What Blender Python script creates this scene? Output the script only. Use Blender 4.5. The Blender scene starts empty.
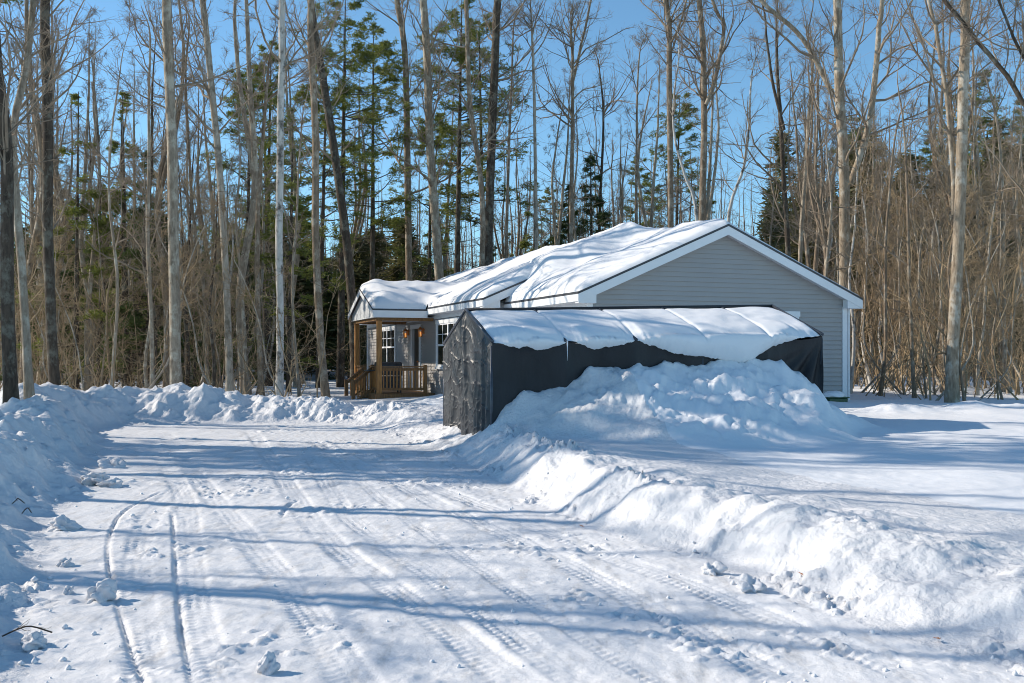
import bpy, math, random
import numpy as np
R = math.radians
SC = bpy.context.scene
COL = SC.collection
rng = np.random.default_rng(7)
random.seed(7)

# ------------------------------------------------------------------ numbers
CAMZ = 1.6; F = 1000.0; HY = 357.0
def P(px, py, Y):
    return np.array([(px-512.0)/F*Y, Y, CAMZ-(py-HY)/F*Y])

# ------------------------------------------------------------------ noise
def _hash(ix, iy, seed):
    h = (ix.astype(np.int64)*374761393 + iy.astype(np.int64)*668265263 + seed*1442695041) & 0xFFFFFFFF
    h = ((h ^ (h >> 13))*1274126177) & 0xFFFFFFFF
    h = h ^ (h >> 16)
    return (h & 0xFFFFFF)/float(0xFFFFFF)
def gnoise(x, y, seed=0):
    x0 = np.floor(x); y0 = np.floor(y); fx = x-x0; fy = y-y0
    u = fx*fx*fx*(fx*(fx*6-15)+10); v = fy*fy*fy*(fy*(fy*6-15)+10)
    def g(ix, iy, dx, dy):
        a = _hash(ix, iy, seed)*2*math.pi
        return np.cos(a)*dx + np.sin(a)*dy
    n00 = g(x0, y0, fx, fy); n10 = g(x0+1, y0, fx-1, fy)
    n01 = g(x0, y0+1, fx, fy-1); n11 = g(x0+1, y0+1, fx-1, fy-1)
    return ((n00*(1-u)+n10*u)*(1-v) + (n01*(1-u)+n11*u)*v)*1.4
def fbm(x, y, seed=0, oct=4, gain=.5):
    r = 0; a = 1
    for i in range(oct):
        r = r + a*gnoise(x*2**i, y*2**i, seed+i*17); a *= gain
    return r
def cells(x, y, seed=0, jit=.9):
    """rounded clods: height 0..1 of the nearest random dome, random radius"""
    x, y = x+.45*gnoise(x*1.7, y*1.7, seed+2)+.15*gnoise(x*5, y*5, seed+3), y+.45*gnoise(x*1.7+9, y*1.7, seed+4)+.15*gnoise(x*5+9, y*5, seed+6)
    x0 = np.floor(x); y0 = np.floor(y); best = np.zeros_like(x)
    for dx in (-1, 0, 1):
        for dy in (-1, 0, 1):
            ix = x0+dx; iy = y0+dy
            cx = ix+.5+jit*(_hash(ix, iy, seed)-.5); cy = iy+.5+jit*(_hash(ix, iy, seed+5)-.5)
            r = .18+.45*_hash(ix, iy, seed+9)**1.5
            d2 = ((x-cx)**2+(y-cy)**2)/(r*r)
            best = np.maximum(best, r*np.clip(1-d2, 0, 1)**.7*1.6)
    return best
def sstep(a, b, x):
    t = np.clip((x-a)/(b-a), 0, 1); return t*t*(3-2*t)

# ------------------------------------------------------------------ object helpers
def empty(name, loc=(0, 0, 0), rz=0, label=None, cat=None, group=None):
    o = bpy.data.objects.new(name, None); COL.objects.link(o)
    o.location = loc; o.rotation_euler = (0, 0, rz); o.empty_display_size = .2
    tag(o, label, cat, group); return o
def tag(o, label=None, cat=None, group=None, kind=None):
    if label: o['label'] = label
    if cat: o['category'] = cat
    if group: o['group'] = group
    if kind: o['kind'] = kind
    return o
def mesh_obj(name, verts, faces, mat, parent=None, smooth=False):
    me = bpy.data.meshes.new(name)
    if isinstance(verts, np.ndarray) and isinstance(faces, np.ndarray):
        nv = len(verts); nf = len(faces); k = faces.shape[1]
        me.vertices.add(nv); me.vertices.foreach_set('co', verts.astype(np.float32).ravel())
        me.loops.add(nf*k); me.polygons.add(nf)
        me.loops.foreach_set('vertex_index', faces.astype(np.int32).ravel())
        me.polygons.foreach_set('loop_start', np.arange(0, nf*k, k, dtype=np.int32))
        me.update(calc_edges=True)
    else:
        me.from_pydata([tuple(v) for v in verts], [], [tuple(f) for f in faces]); me.update()
    if smooth:
        me.polygons.foreach_set('use_smooth', np.ones(len(me.polygons), dtype=bool))
    me.materials.append(mat)
    o = bpy.data.objects.new(name, me); COL.objects.link(o)
    if parent is not None: o.parent = parent
    return o
class MB:
    def __init__(s): s.v = []; s.f = []
    def poly(s, pts):
        n = len(s.v); s.v += [tuple(p) for p in pts]; s.f.append(tuple(range(n, n+len(pts)))); return s
    def box(s, x0, x1, y0, y1, z0, z1):
        n = len(s.v)
        s.v += [(x0,y0,z0),(x1,y0,z0),(x1,y1,z0),(x0,y1,z0),(x0,y0,z1),(x1,y0,z1),(x1,y1,z1),(x0,y1,z1)]
        s.f += [(n,n+3,n+2,n+1),(n+4,n+5,n+6,n+7),(n,n+1,n+5,n+4),(n+1,n+2,n+6,n+5),(n+2,n+3,n+7,n+6),(n+3,n,n+4,n+7)]
        return s
    def prism(s, poly, vec):
        """poly: 3D points; extruded by vec"""
        n = len(s.v); k = len(poly); vec = np.array(vec, float)
        s.v += [tuple(p) for p in poly]; s.v += [tuple(np.array(p, float)+vec) for p in poly]
        s.f.append(tuple(range(n, n+k))[::-1]); s.f.append(tuple(range(n+k, n+2*k)))
        for i in range(k):
            j = (i+1) % k; s.f.append((n+i, n+j, n+k+j, n+k+i))
        return s
    def tube(s, a, b, r, n=8, r2=None):
        a = np.array(a, float); b = np.array(b, float); r2 = r if r2 is None else r2
        t = b-a; t /= np.linalg.norm(t)
        u = np.cross(t, (0, 0, 1)) if abs(t[2]) < .9 else np.cross(t, (1, 0, 0)); u /= np.linalg.norm(u); w = np.cross(t, u)
        m = len(s.v)
        for c, rr in ((a, r), (b, r2)):
            for i in range(n):
                q = 2*math.pi*i/n; s.v.append(tuple(c+rr*(math.cos(q)*u+math.sin(q)*w)))
        for i in range(n):
            j = (i+1) % n; s.f.append((m+i, m+j, m+n+j, m+n+i))
        s.f.append(tuple(range(m, m+n))[::-1]); s.f.append(tuple(range(m+n, m+2*n))); return s
    def build(s, name, mat, parent=None, bevel=0, smooth=False):
        o = mesh_obj(name, s.v, s.f, mat, parent, smooth)
        if bevel:
            m = o.modifiers.new('bevel', 'BEVEL'); m.width = bevel; m.segments = 2; m.limit_method = 'ANGLE'
        return o

# ------------------------------------------------------------------ materials
def newmat(name):
    m = bpy.data.materials.new(name); m.use_nodes = True
    nt = m.node_tree; b = nt.nodes['Principled BSDF']; return m, nt, b
def nz(nt, scale, detail=4, rough=.6, vec=None, typ='NOISE'):
    n = nt.nodes.new('ShaderNodeTexNoise'); n.inputs['Scale'].default_value = scale
    n.inputs['Detail'].default_value = detail; n.inputs['Roughness'].default_value = rough
    if vec is not None: nt.links.new(vec, n.inputs['Vector'])
    return n
def coords(nt, scale=(1, 1, 1), kind='Object'):
    c = nt.nodes.new('ShaderNodeTexCoord'); m = nt.nodes.new('ShaderNodeMapping')
    m.inputs['Scale'].default_value = scale; nt.links.new(c.outputs[kind], m.inputs['Vector']); return m.outputs['Vector']
def ramp(nt, fac, stops):
    r = nt.nodes.new('ShaderNodeValToRGB'); e = r.color_ramp.elements
    while len(e) < len(stops): e.new(.5)
    for q, (p, c) in zip(e, stops): q.position = p; q.color = (*c, 1)
    nt.links.new(fac, r.inputs['Fac']); return r.outputs['Color']
def bump(nt, b, h, strength, dist, prev=None):
    n = nt.nodes.new('ShaderNodeBump'); n.inputs['Strength'].default_value = strength; n.inputs['Distance'].default_value = dist
    nt.links.new(h, n.inputs['Height'])
    if prev is not None: nt.links.new(prev, n.inputs['Normal'])
    nt.links.new(n.outputs['Normal'], b.inputs['Normal']); return n.outputs['Normal']
def simple(name, c1, c2, scale=6, rough=.6, bstr=.3, bdist=.01, stretch=(1, 1, 1), metallic=0, spec=.5, detail=5):
    m, nt, b = newmat(name); v = coords(nt, stretch)
    n = nz(nt, scale, detail, .6, v)
    nt.links.new(ramp(nt, n.outputs['Fac'], [(.3, c1), (.7, c2)]), b.inputs['Base Color'])
    b.inputs['Roughness'].default_value = rough; b.inputs['Metallic'].default_value = metallic
    b.inputs['Specular IOR Level'].default_value = spec
    if bstr: bump(nt, b, n.outputs['Fac'], bstr, bdist)
    return m
def snow_mat(name, c=(.80, .815, .84), grain=True, lump=.3, dirt=0):
    m, nt, b = newmat(name); v = coords(nt)
    b.inputs['Roughness'].default_value = .55; b.inputs['Specular IOR Level'].default_value = .25
    n = nz(nt, 1.3, 5, .55, v)
    col = ramp(nt, n.outputs['Fac'], [(.25, tuple(x*.96 for x in c)), (.7, c)])
    if dirt:
        # scraped, sandy patches of the plowed surface
        st = coords(nt, (3.2, .8, 1)); d = nz(nt, 2.4, 8, .72, st)
        f = ramp(nt, d.outputs['Fac'], [(.52, (0, 0, 0)), (.72, (1, 1, 1))])
        mx = nt.nodes.new('ShaderNodeMixRGB'); mx.inputs['Color2'].default_value = (.50, .49, .48, 1)
        ml = nt.nodes.new('ShaderNodeMath'); ml.operation = 'MULTIPLY'; ml.inputs[1].default_value = dirt
        nt.links.new(f, ml.inputs[0]); nt.links.new(ml.outputs[0], mx.inputs['Fac']); nt.links.new(col, mx.inputs['Color1'])
        col = mx.outputs['Color']
    nt.links.new(col, b.inputs['Base Color'])
    a = nz(nt, 14, 6, .6, v); p = bump(nt, b, a.outputs['Fac'], lump, .03)
    g = nz(nt, 160, 3, .7, v); bump(nt, b, g.outputs['Fac'], .35, .006, p)
    return m
M = {}
M['snow'] = snow_mat('snow', lump=.22)
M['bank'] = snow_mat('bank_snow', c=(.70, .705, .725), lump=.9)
M['drive'] = snow_mat('packed_snow', c=(.76, .765, .78), lump=.4, dirt=.85)
M['roofsnow'] = snow_mat('roof_snow', c=(.82, .83, .85), lump=.12)
def bark_mat(name, c1, c2, lichen=None, scale=5):
    m, nt, b = newmat(name); v = coords(nt, (1, 1, .22))
    n = nz(nt, scale*3, 6, .7, v); col = ramp(nt, n.outputs['Fac'], [(.3, c1), (.68, c2)])
    if lichen:
        v2 = coords(nt, (1, 1, .7)); l = nz(nt, 3.2, 5, .7, v2)
        f = ramp(nt, l.outputs['Fac'], [(.50, (0, 0, 0)), (.62, (1, 1, 1))])
        mx = nt.nodes.new('ShaderNodeMixRGB'); mx.inputs['Color2'].default_value = (*lichen, 1)
        nt.links.new(f, mx.inputs['Fac']); nt.links.new(col, mx.inputs['Color1']); col = mx.outputs['Color']
    nt.links.new(col, b.inputs['Base Color']); b.inputs['Roughness'].default_value = .9; b.inputs['Specular IOR Level'].default_value = .15
    bump(nt, b, n.outputs['Fac'], .8, .03); return m
M['bark_grey'] = bark_mat('grey_bark', (.16, .125, .09), (.40, .335, .26), (.46, .42, .34))
M['bark_light'] = bark_mat('pale_bark', (.25, .215, .17), (.48, .43, .36), (.18, .155, .12))
M['bark_birch'] = bark_mat('birch_bark', (.35, .33, .3), (.62, .6, .56), (.10, .09, .08), 3)
M['bark_warm'] = bark_mat('warm_grey_bark', (.15, .115, .08), (.40, .325, .24), (.46, .42, .35), 6)
M['bark_dark'] = bark_mat('dark_bark', (.035, .028, .022), (.11, .085, .065), (.16, .15, .12))
M['bark_brown'] = bark_mat('brown_bark', (.11, .08, .055), (.30, .23, .165), (.38, .33, .26))
M['twig'] = simple('twigs', (.14, .11, .08), (.36, .29, .22), 2, .9, 0, spec=.1)
M['twig_tan'] = simple('tan_twigs', (.13, .09, .055), (.47, .355, .22), 1.1, .9, 0, spec=.1)
def leaf_mat(name, c1, c2):
    m, nt, b = newmat(name); v = coords(nt); n = nz(nt, 1.6, 5, .7, v)
    nt.links.new(ramp(nt, n.outputs['Fac'], [(.3, c1), (.7, c2)]), b.inputs['Base Color'])
    b.inputs['Roughness'].default_value = .6; b.inputs['Specular IOR Level'].default_value = .3
    tr = nt.nodes.new('ShaderNodeBsdfTranslucent'); tr.inputs['Color'].default_value = (*[min(1, x*1.3) for x in c2], 1)
    mx = nt.nodes.new('ShaderNodeMixShader'); mx.inputs['Fac'].default_value = .25
    nt.links.new(b.outputs[0], mx.inputs[1]); nt.links.new(tr.outputs[0], mx.inputs[2])
    nt.links.new(mx.outputs[0], nt.nodes['Material Output'].inputs['Surface']); return m
M['pine'] = leaf_mat('pine_needles', (.075, .105, .02), (.20, .215, .045))
M['fir'] = leaf_mat('fir_needles', (.04, .07, .022), (.09, .12, .035))
M['farpine'] = leaf_mat('far_needles', (.06, .065, .03), (.13, .125, .05))
M['siding'] = simple('grey_siding', (.35, .343, .342), (.38, .372, .368), 1.2, .45, .1, .002, spec=.35)
M['white'] = simple('white_trim', (.72, .75, .78), (.78, .80, .83), 3, .45, .1, .002)
M['wsiding'] = simple('porch_gable_siding', (.55, .58, .62), (.62, .65, .68), 3, .5, .1, .002)
M['drip'] = simple('dark_drip_edge', (.03, .035, .045), (.05, .055, .065), 4, .5, .1, .002)
M['soffit'] = simple('soffit', (.6, .62, .65), (.66, .68, .7), 3, .6, .1, .002)
M['shingle'] = simple('shingles', (.04, .042, .05), (.09, .09, .1), 40, .9, .4, .004)
M['wood'] = simple('stained_wood', (.26, .11, .03), (.52, .26, .075), 5, .55, .4, .004, stretch=(6, 6, .6))
M['woodb'] = simple('weathered_boards', (.14, .07, .028), (.32, .17, .06), 5, .6, .4, .004, stretch=(6, 6, .6))
M['concrete'] = simple('foundation_concrete', (.28, .28, .27), (.38, .37, .36), 8, .9, .4, .004)
M['door'] = simple('dark_door', (.012, .010, .010), (.02, .016, .016), 4, .35, .1, .002)
M['storm'] = simple('storm_door_frame', (.30, .33, .38), (.36, .39, .44), 4, .35, .1, .002)
M['copper'] = simple('copper', (.55, .22, .07), (.75, .33, .12), 20, .3, .2, .002, metallic=.9)
M['grill'] = simple('grill_metal', (.05, .055, .06), (.12, .125, .13), 8, .4, .2, .002, metallic=.5)
M['greenbin'] = simple('green_plastic', (.01, .05, .02), (.02, .085, .035), 8, .4, .1, .002)
M['leaf'] = simple('dry_oak_leaf', (.42, .14, .04), (.6, .24, .07), 30, .7, .2, .002)
m, nt, b = newmat('window_glass'); b.inputs['Base Color'].default_value = (.012, .016, .018, 1); b.inputs['Roughness'].default_value = .04
b.inputs['Specular IOR Level'].default_value = 1.0; M['glass'] = m
_v = coords(nt); _n = nz(nt, 1.1, 2, .5, _v); bump(nt, b, _n.outputs['Fac'], .12, .02)
m, nt, b = newmat('lantern_bulb'); b.inputs['Base Color'].default_value = (1, .6, .25, 1)
b.inputs['Emission Color'].default_value = (1, .42, .1, 1); b.inputs['Emission Strength'].default_value = .5; M["bulb"] = m
def fabric(name, c1, c2, rough, coat=0, crink=.6, st=.45):
    m, nt, b = newmat(name); v = coords(nt, (1, 1, st))
    n = nz(nt, 3.0, 7, .62, v); n2 = nz(nt, 11, 5, .6, coords(nt))
    nt.links.new(ramp(nt, n.outputs['Fac'], [(.35, c1), (.7, c2)]), b.inputs['Base Color'])
    b.inputs['Roughness'].default_value = rough; b.inputs['Coat Weight'].default_value = coat; b.inputs['Coat Roughness'].default_value = .25
    p = bump(nt, b, n.outputs['Fac'], crink, .10); bump(nt, b, n2.outputs['Fac'], crink*.25, .02, p); return m
M['tarp'] = fabric('charcoal_tarp', (.008, .009, .012), (.017, .019, .024), .6, 0, .3)
M['tarp_end'] = fabric('wrinkled_grey_sheet', (.028, .029, .032), (.042, .043, .048), .50, .08, .2, .3)
M['pipe'] = simple('tube_frame', (.05, .055, .07), (.1, .11, .13), 9, .4, 0, metallic=.4)

# ------------------------------------------------------------------ terrain
# driveway outline: X, Y, bank height above the drive, crest distance, roughness
DV = np.array([
 (-2.0, 1.0, .50, 1.2, 1.0), (-2.3, 4.0, .66, 1.1, 1.0), (-2.68, 5.5, .68, 1.1, 1.0), (-3.05, 6.3, .68, 1.15, 1.0), (-3.45, 7.3, .66, 1.2, 1.0),
 (-4.04, 8.7, .64, 1.3, 1.0), (-4.66, 10.7, .60, 1.3, 1.0), (-5.9, 14.4, .60, 1.0, 1.0), (-7.1, 17.4, .66, .9, 1.0), (-8.0, 19.4, .76, 1.2, 1.0),
 (-7.7, 20.3, .68, 1.5, 1.0), (-6.2, 20.5, .58, 1.3, 1.0), (-4.6, 20.7, .46, 1.2, .9), (-3.5, 20.6, .28, 1.1, .8), (-2.75, 19.8, .16, .9, .5),
 (-2.2, 18.2, .14, .8, .4), (-1.7, 16.8, .18, .7, .42), (-1.1, 15.2, .26, .7, .45), (-.43, 12.9, .36, .62, .5), (.05, 11.2, .40, .62, .5), (.39, 9.75, .42, .62, .5),
 (.78, 8.8, .40, .62, .5), (1.28, 8.1, .38, .62, .5), (1.6, 7.4, .37, .7, .5), (1.93, 6.3, .28, .8, .5), (2.28, 5.5, .22, .9, .5),
 (2.54, 5.0, .19, .9, .5), (3.1, 4.0, .18, .9, .5), (4.5, 1.0, .18, .9, .5)])
def drive_dist(X, Y):
    """signed distance (negative inside) and interpolated bank attributes"""
    best = np.full(X.shape, 1e9); A = np.zeros(X.shape+(3,)); arc = np.zeros(X.shape); inside = np.zeros(X.shape, bool)
    n = len(DV); s0 = 0
    wj = None
    for i in range(n):
        a = DV[i]; b_ = DV[(i+1) % n]
        dx, dy = b_[0]-a[0], b_[1]-a[1]; L2 = dx*dx+dy*dy
        cond = ((a[1] > Y) != (b_[1] > Y)); xi = dx*(Y-a[1])/(dy if abs(dy) > 1e-9 else 1e-9)+a[0]
        inside ^= cond & (X < xi)
        if i < n-1:
            t = np.clip(((X-a[0])*dx+(Y-a[1])*dy)/L2, 0, 1)
            d = np.hypot(X-a[0]-t*dx, Y-a[1]-t*dy); m = d < best
            best = np.where(m, d, best)
            for k in range(3): A[..., k] = np.where(m, a[2+k]*(1-t)+b_[2+k]*t, A[..., k])
        s0 += math.sqrt(L2)
    return np.where(inside, -best, best), A

CPO = np.array([-.29, 14.64]); CPA = R(17.5)       # car shelter: near left corner and heading
cpa = np.array([math.cos(CPA), math.sin(CPA)]); cpq = np.array([math.sin(CPA), -math.cos(CPA)])  # along, outwards to camera
HO = np.array([1.71, 22.5]); HA = R(20)
# tyre ruts: world polylines (X,Y), width
def gp(px, py): # pixel on drive plane
    Y = 1.6*F/(py-HY)
    for _ in range(4): Y = (CAMZ-.014*max(0, Y-5))*F/(py-HY)
    return ((px-512)/F*Y, Y)
def rut(pts): return np.array([gp(*p) for p in pts])
RUTS = [  # (points, half width, depth, tread)
 (rut([(150,700),(128,640),(110,580),(107,540),(122,510),(165,490)]), .016, .022, 0),
 (rut([(195,700),(183,640),(176,580),(174,530),(172,512)]), .016, .022, 0),
 (rut([(225,700),(200,640),(190,580),(188,530),(186,500),(170,470),(150,440)]), .12, .009, 1),
 (rut([(150,690),(140,620),(135,560),(145,520),(185,480)]), .11, .008, 1),
 (rut([(370,700),(300,600),(250,540),(215,500),(180,455),(165,432)]), .13, .010, 1),
 (rut([(540,700),(440,620),(350,560),(310,520),(285,480),(262,445),(250,430)]), .13, .013, 1),
 (rut([(600,700),(480,610),(400,555),(350,520),(330,490),(310,455)]), .11, .007, 1),
 (rut([(800,690),(640,600),(540,550),(440,505),(370,470),(310,440)]), .13, .009, 1),
 (rut([(950,690),(760,612),(620,560),(520,520),(440,490),(370,460),(330,438)]), .13, .009, 1),
 (rut([(690,700),(560,620),(470,560),(410,520),(360,480),(325,450)]), .09, .007, 1),
 (rut([(281,520),(285,508),(300,498)]), .02, .02, 0),
]
def ruts_h(X, Y):
    h = np.zeros(X.shape)
    for pts, w, dep, tread in RUTS:
        # densify smoothly
        k = len(pts); tt = np.linspace(0, k-1, (k-1)*5+1)
        px = np.interp(tt, range(k), pts[:, 0]); py = np.interp(tt, range(k), pts[:, 1])
        for _ in range(3):
            px[1:-1] = (px[:-2]+2*px[1:-1]+px[2:])/4; py[1:-1] = (py[:-2]+2*py[1:-1]+py[2:])/4
        best = np.full(X.shape, 1e9); s = np.zeros(X.shape); side = np.zeros(X.shape); s0 = 0
        for i in range(len(px)-1):
            dx, dy = px[i+1]-px[i], py[i+1]-py[i]; L = math.hypot(dx, dy)+1e-9
            t = np.clip(((X-px[i])*dx+(Y-py[i])*dy)/L**2, 0, 1)
            ex = X-px[i]-t*dx; ey = Y-py[i]-t*dy; d = np.hypot(ex, ey); m = d < best
            best = np.where(m, d, best); s = np.where(m, s0+t*L, s); side = np.where(m, np.sign(ex*dy-ey*dx)*d, side); s0 += L
        # where the line ends the rut fades
        endf = sstep(0, .4, s)*sstep(0, .4, s0-s)
        brk = .7+.5*sstep(-.3, .25, gnoise(X*1.1+w*50, Y*.9, 31+int(abs(pts[0, 0])*10)))
        tm = sstep(-.15, .35, gnoise(X*2.3+w*90, Y*1.3, 61+int(abs(pts[0, 0])*10)))
        g = 1-sstep(w*.8, w*1.1, best)
        hh = -dep*g
        if tread:
            tm = .45+.75*tm
            hh = hh + .0048*g*tm*(np.sin(s*2*math.pi/(.07+.02*(w*100 % 1))+np.abs(side)*45+.8*gnoise(s*2, side*8, 5))) + .0035*g*tm*np.sin(side*2*math.pi/.06+gnoise(s*3, s*0, 7))
        hh = hh + dep*.18*np.exp(-((best-w*1.35)/(w*.3+.012))**2)
        h += hh*endf*brk
    return h
MP_S = [-1.6, -.9, -.3, 0, .1, .55, 1.25, 2.1, 3.5, 4.8, 5.2, 5.65, 6.3, 7.2, 8.2]
MP_Z = [.0, .02, .10, .20, .30, .56, .82, 1.0, 1.10, 1.08, .88, .36, .05, 0, 0]
def ground_h(X, Y, detail=True):
    d, A = drive_dist(X, Y); H = A[..., 0]; DC = A[..., 1]; RG = A[..., 2]
    wob = .16*fbm(X*1.0, Y*1.0, 3, 3)+.06*gnoise(X*4, Y*4, 8)
    d2 = d + wob*(.35+.65*RG)
    drive = .014*np.clip(Y-5, 0, 18)
    right = sstep(-3.0, .5, X-(-.5))*1.0
    field = .25+.0225*np.clip(Y-5, 0, 8)+.010*np.clip(Y-13, 0, 12) + .05*fbm(X*.25, Y*.25, 12, 3) + .02*fbm(X*.9, Y*.4, 14, 2)
    leftlow = .12+.008*np.clip(Y-5, 0, 20)+.08*fbm(X*.4, Y*.4, 22, 3)
    sideR = sstep(-3.5, -1.0, X)
    fld = field*sideR+leftlow*(1-sideR)
    fld = fld + .012*np.clip(Y-45, 0, 400)
    up = sstep(0, 1, d2/DC)
    Hn = H*(1+.22*fbm(X*.7, Y*.7, 40, 3))
    crest = drive+Hn
    fall = sstep(0, 1, (d2-DC*1.1)/(1.6-.3*(1-sideR)))
    bankz = crest*(1-fall)+fld*fall
    z = drive*(1-up)+bankz*up
    z = np.where(d2 > 0, z, drive)
    on = np.clip(up*3, 0, 1)*(1-fall)*sstep(-.15, .15, d)
    # the mound shovelled against the shelter
    rx = X-CPO[0]; ry = Y-CPO[1]
    s = rx*cpa[0]+ry*cpa[1]; q = rx*cpq[0]+ry*cpq[1]
    mz = np.interp(s+.12*gnoise(X*1.5, Y*1.5, 51), MP_S, MP_Z)
    q2 = q + .22*fbm(X*.8, Y*.8, 53, 3)
    fo = np.clip(1-np.clip(q2, 0, 3)/((.9+1.7*sstep(0, 2.2, s))*(1-.5*sstep(4.0, 5.6, s))), 0, 1)**1.35
    inside = sstep(-.35, -.02, q)
    behind = np.where((s > 5.78), np.exp(-np.clip(-q-.1, 0, 9)**2/1.2), inside)
    mound = mz*fo*behind
    z = z+mound
    mm = np.clip(mound*2.2, 0, 1)
    # low plowed ridge right of the garage, and drifts between drive end and house
    z = z+.13*np.exp(-((Y-20.3-.35*gnoise(X*.7, Y*0, 5))/.45)**2)*sstep(6.6, 7.6, X)*(1-sstep(9.6, 12.5, X))*(1+.5*fbm(X*2, Y*2, 66, 3))
    z = z+.05*np.exp(-((Y-19.4)/.6)**2)*sstep(8.5, 9.5, X)*(1-sstep(13, 16, X))
    dr = sstep(-3.4, -2.2, X)*(1-sstep(-.6, 1.2, X))*sstep(18.2, 20.5, Y)*(1-sstep(29, 33, Y))
    z = z+dr*(.14*fbm(X*.8, Y*.8, 71, 4)+.05)
    if detail:
        ch = sstep(.55, .95, RG)
        lum = .11*fbm(X*1.7, Y*1.7, 80, 6, .52)
        clod = .20*cells(X*2.1, Y*2.1, 91)+.15*cells(X*4.3, Y*4.3, 92)+.10*cells(X*8, Y*8, 93)+.05*cells(X*16, Y*16, 94)+.05*fbm(X*9, Y*9, 90, 3)
        z = z+on*RG**1.5*(lum*1.0)+on*ch*(clod*.36-.03)
        # right bank: fairly smooth face with a broken lip on top
        sm = on*(1-ch)
        z = z+sm*(.035*fbm(X*1.8, Y*1.8, 82, 5)+.03*np.abs(fbm(X*3+Y, Y*3, 83, 3)))
        lipc = np.exp(-((d2-DC*1.12)/.16)**2)*(1-ch)*(d > 0)
        z = z+lipc*(.11*cells(X*8, Y*8, 95)*sstep(-.1, .3, gnoise(X*.9, Y*.9, 97))+.02)*(.25+.75*sstep(7.2, 9, Y))
        foot = np.exp(-((d2-.12)/.22)**2)*(d > -.3)
        z = z+foot*.06*cells(X*8, Y*8, 96)*sstep(-.2, .35, gnoise(X*1.3, Y*1.3, 98))
        z = z+mm*(.085*fbm(X*1.5, Y*1.5, 85, 5, .52)+.035*np.abs(fbm(X*2.5, Y*2.5, 86, 4))+.12*cells(X*1.5, Y*1.5, 87)+.06*cells(X*3.4, Y*3.4, 88)*sstep(.2, .9, q))
        # drive surface
        dm = sstep(.0, -.2, d2)
        z = z+dm*(.010*fbm(X*2.2, Y*.9, 100, 4)+.004*fbm(X*11, Y*7, 102, 3)+.05*np.clip(cells(X*9, Y*9, 103)-.42, 0, 1)*sstep(.0, .45, gnoise(X*.8, Y*.8, 104)))
        near = (d < .2) & (Y < 22) & (Y > 3)
        r = np.zeros(X.shape); r[near] = ruts_h(X[near], Y[near]); z = z+r*dm
        z = z+(1-dm)*(1-on)*(1-mm)*.006*fbm(X*5, Y*5, 110, 3)
    return z, d2, up

def axis(segs):
    out = [segs[0][0]]
    for a, b_, st in segs:
        n = max(1, int(round((b_-a)/st))); out += list(a+(b_-a)*np.arange(1, n+1)/n)
    return np.array(out)
xs = axis([(-400, -100, 25), (-100, -40, 5), (-40, -16, .8), (-16, -9, .10), (-9, -5, .045), (-5, -4, .028), (-4, 3.6, .019), (3.6, 4.0, .028), (4.0, 9, .05), (9, 16, .10), (16, 40, .8), (40, 100, 5), (100, 400, 25)])
ys = axis([(-60, -4, 4), (-4, 3.6, .4), (3.6, 4.6, .06), (4.6, 8.5, .018), (8.5, 9, .026), (9, 13, .036), (13, 23, .055), (23, 30, .15), (30, 50, .6), (50, 120, 4), (120, 520, 20)])
XX, YY = np.meshgrid(xs, ys)
ZZ, DD, UP = ground_h(XX, YY)
gy, gx = np.gradient(ZZ, ys, xs)
NN = np.stack([-gx, -gy, np.ones_like(gx)], -1); NN /= np.linalg.norm(NN, axis=-1, keepdims=True)
nx = len(xs); ny = len(ys)
I = np.arange(nx*ny).reshape(ny, nx)
Fc = np.stack([I[:-1, :-1], I[:-1, 1:], I[1:, 1:], I[1:, :-1]], -1).reshape(-1, 4)
cx = (XX[:-1, :-1]+XX[1:, 1:])/2; cy = (YY[:-1, :-1]+YY[1:, 1:])/2; dc = (DD[:-1, :-1]+DD[1:, 1:])/2
bankw = dc < 2.6
isdrive = (dc < .0).ravel(); isbank = ((dc >= 0) & bankw & (cy > 2)).ravel()
allv = np.stack([XX, YY, ZZ], -1).reshape(-1, 3); alln = NN.reshape(-1, 3)
def sub(name, mask, mat, kind='structure'):
    f = Fc[mask]; used, inv = np.unique(f, return_inverse=True)
    o = mesh_obj(name, allv[used], inv.reshape(f.shape), mat, smooth=True)
    o.data.normals_split_custom_set_from_vertices(alln[used].astype(np.float32).tolist()) if len(used) < 1500000 else None
    tag(o, kind=kind); return o
sub('driveway', isdrive, M['drive'])
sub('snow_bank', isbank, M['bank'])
sub('ground', ~(isdrive | isbank), M['snow'])
def gz(x, y):
    z, _, _ = ground_h(np.array([[float(x)]]), np.array([[float(y)]]), True); return float(z[0, 0])

# ------------------------------------------------------------------ HOUSE (local x = across the gable, y = back along the ridge)
house = empty('house', (HO[0], HO[1], 0), HA, 'single storey grey sided house with snow covered roof behind the black car shelter', 'house')
W = 7.0
def lap_wall(mb, outline, z0, z1, y_of, step=.112, out=.030):
    """outline(z) -> (a0, a1); y_of(a, off) -> point xy for offset off outwards"""
    z = z0
    while z < z1-1e-4:
        zt = min(z+step, z1); a0, a1 = outline(z); b0, b1 = outline(zt)
        if a1-a0 < .02: break
        if b1 < b0: b0 = b1 = (a0+a1)/2
        p = [(*y_of(a0, out), z), (*y_of(a1, out), z), (*y_of(b1, .002), zt), (*y_of(b0, .002), zt)]
        mb.poly(p)
        mb.poly([(*y_of(a0, 0), z), (*y_of(a1, 0), z), (*y_of(a1, out), z), (*y_of(a0, out), z)])
        z = zt
gs = .436; gz_e = 3.05; gz_r = 4.72     # garage roof top surface
ms = .429; mz_e = 3.15; mlx = -1.02; mrx = 7.33; mcx = (mlx+mrx)/2; mz_r = mz_e+ms*(mcx-mlx)
def groof(x): return gz_r-gs*abs(x-3.5)
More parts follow.
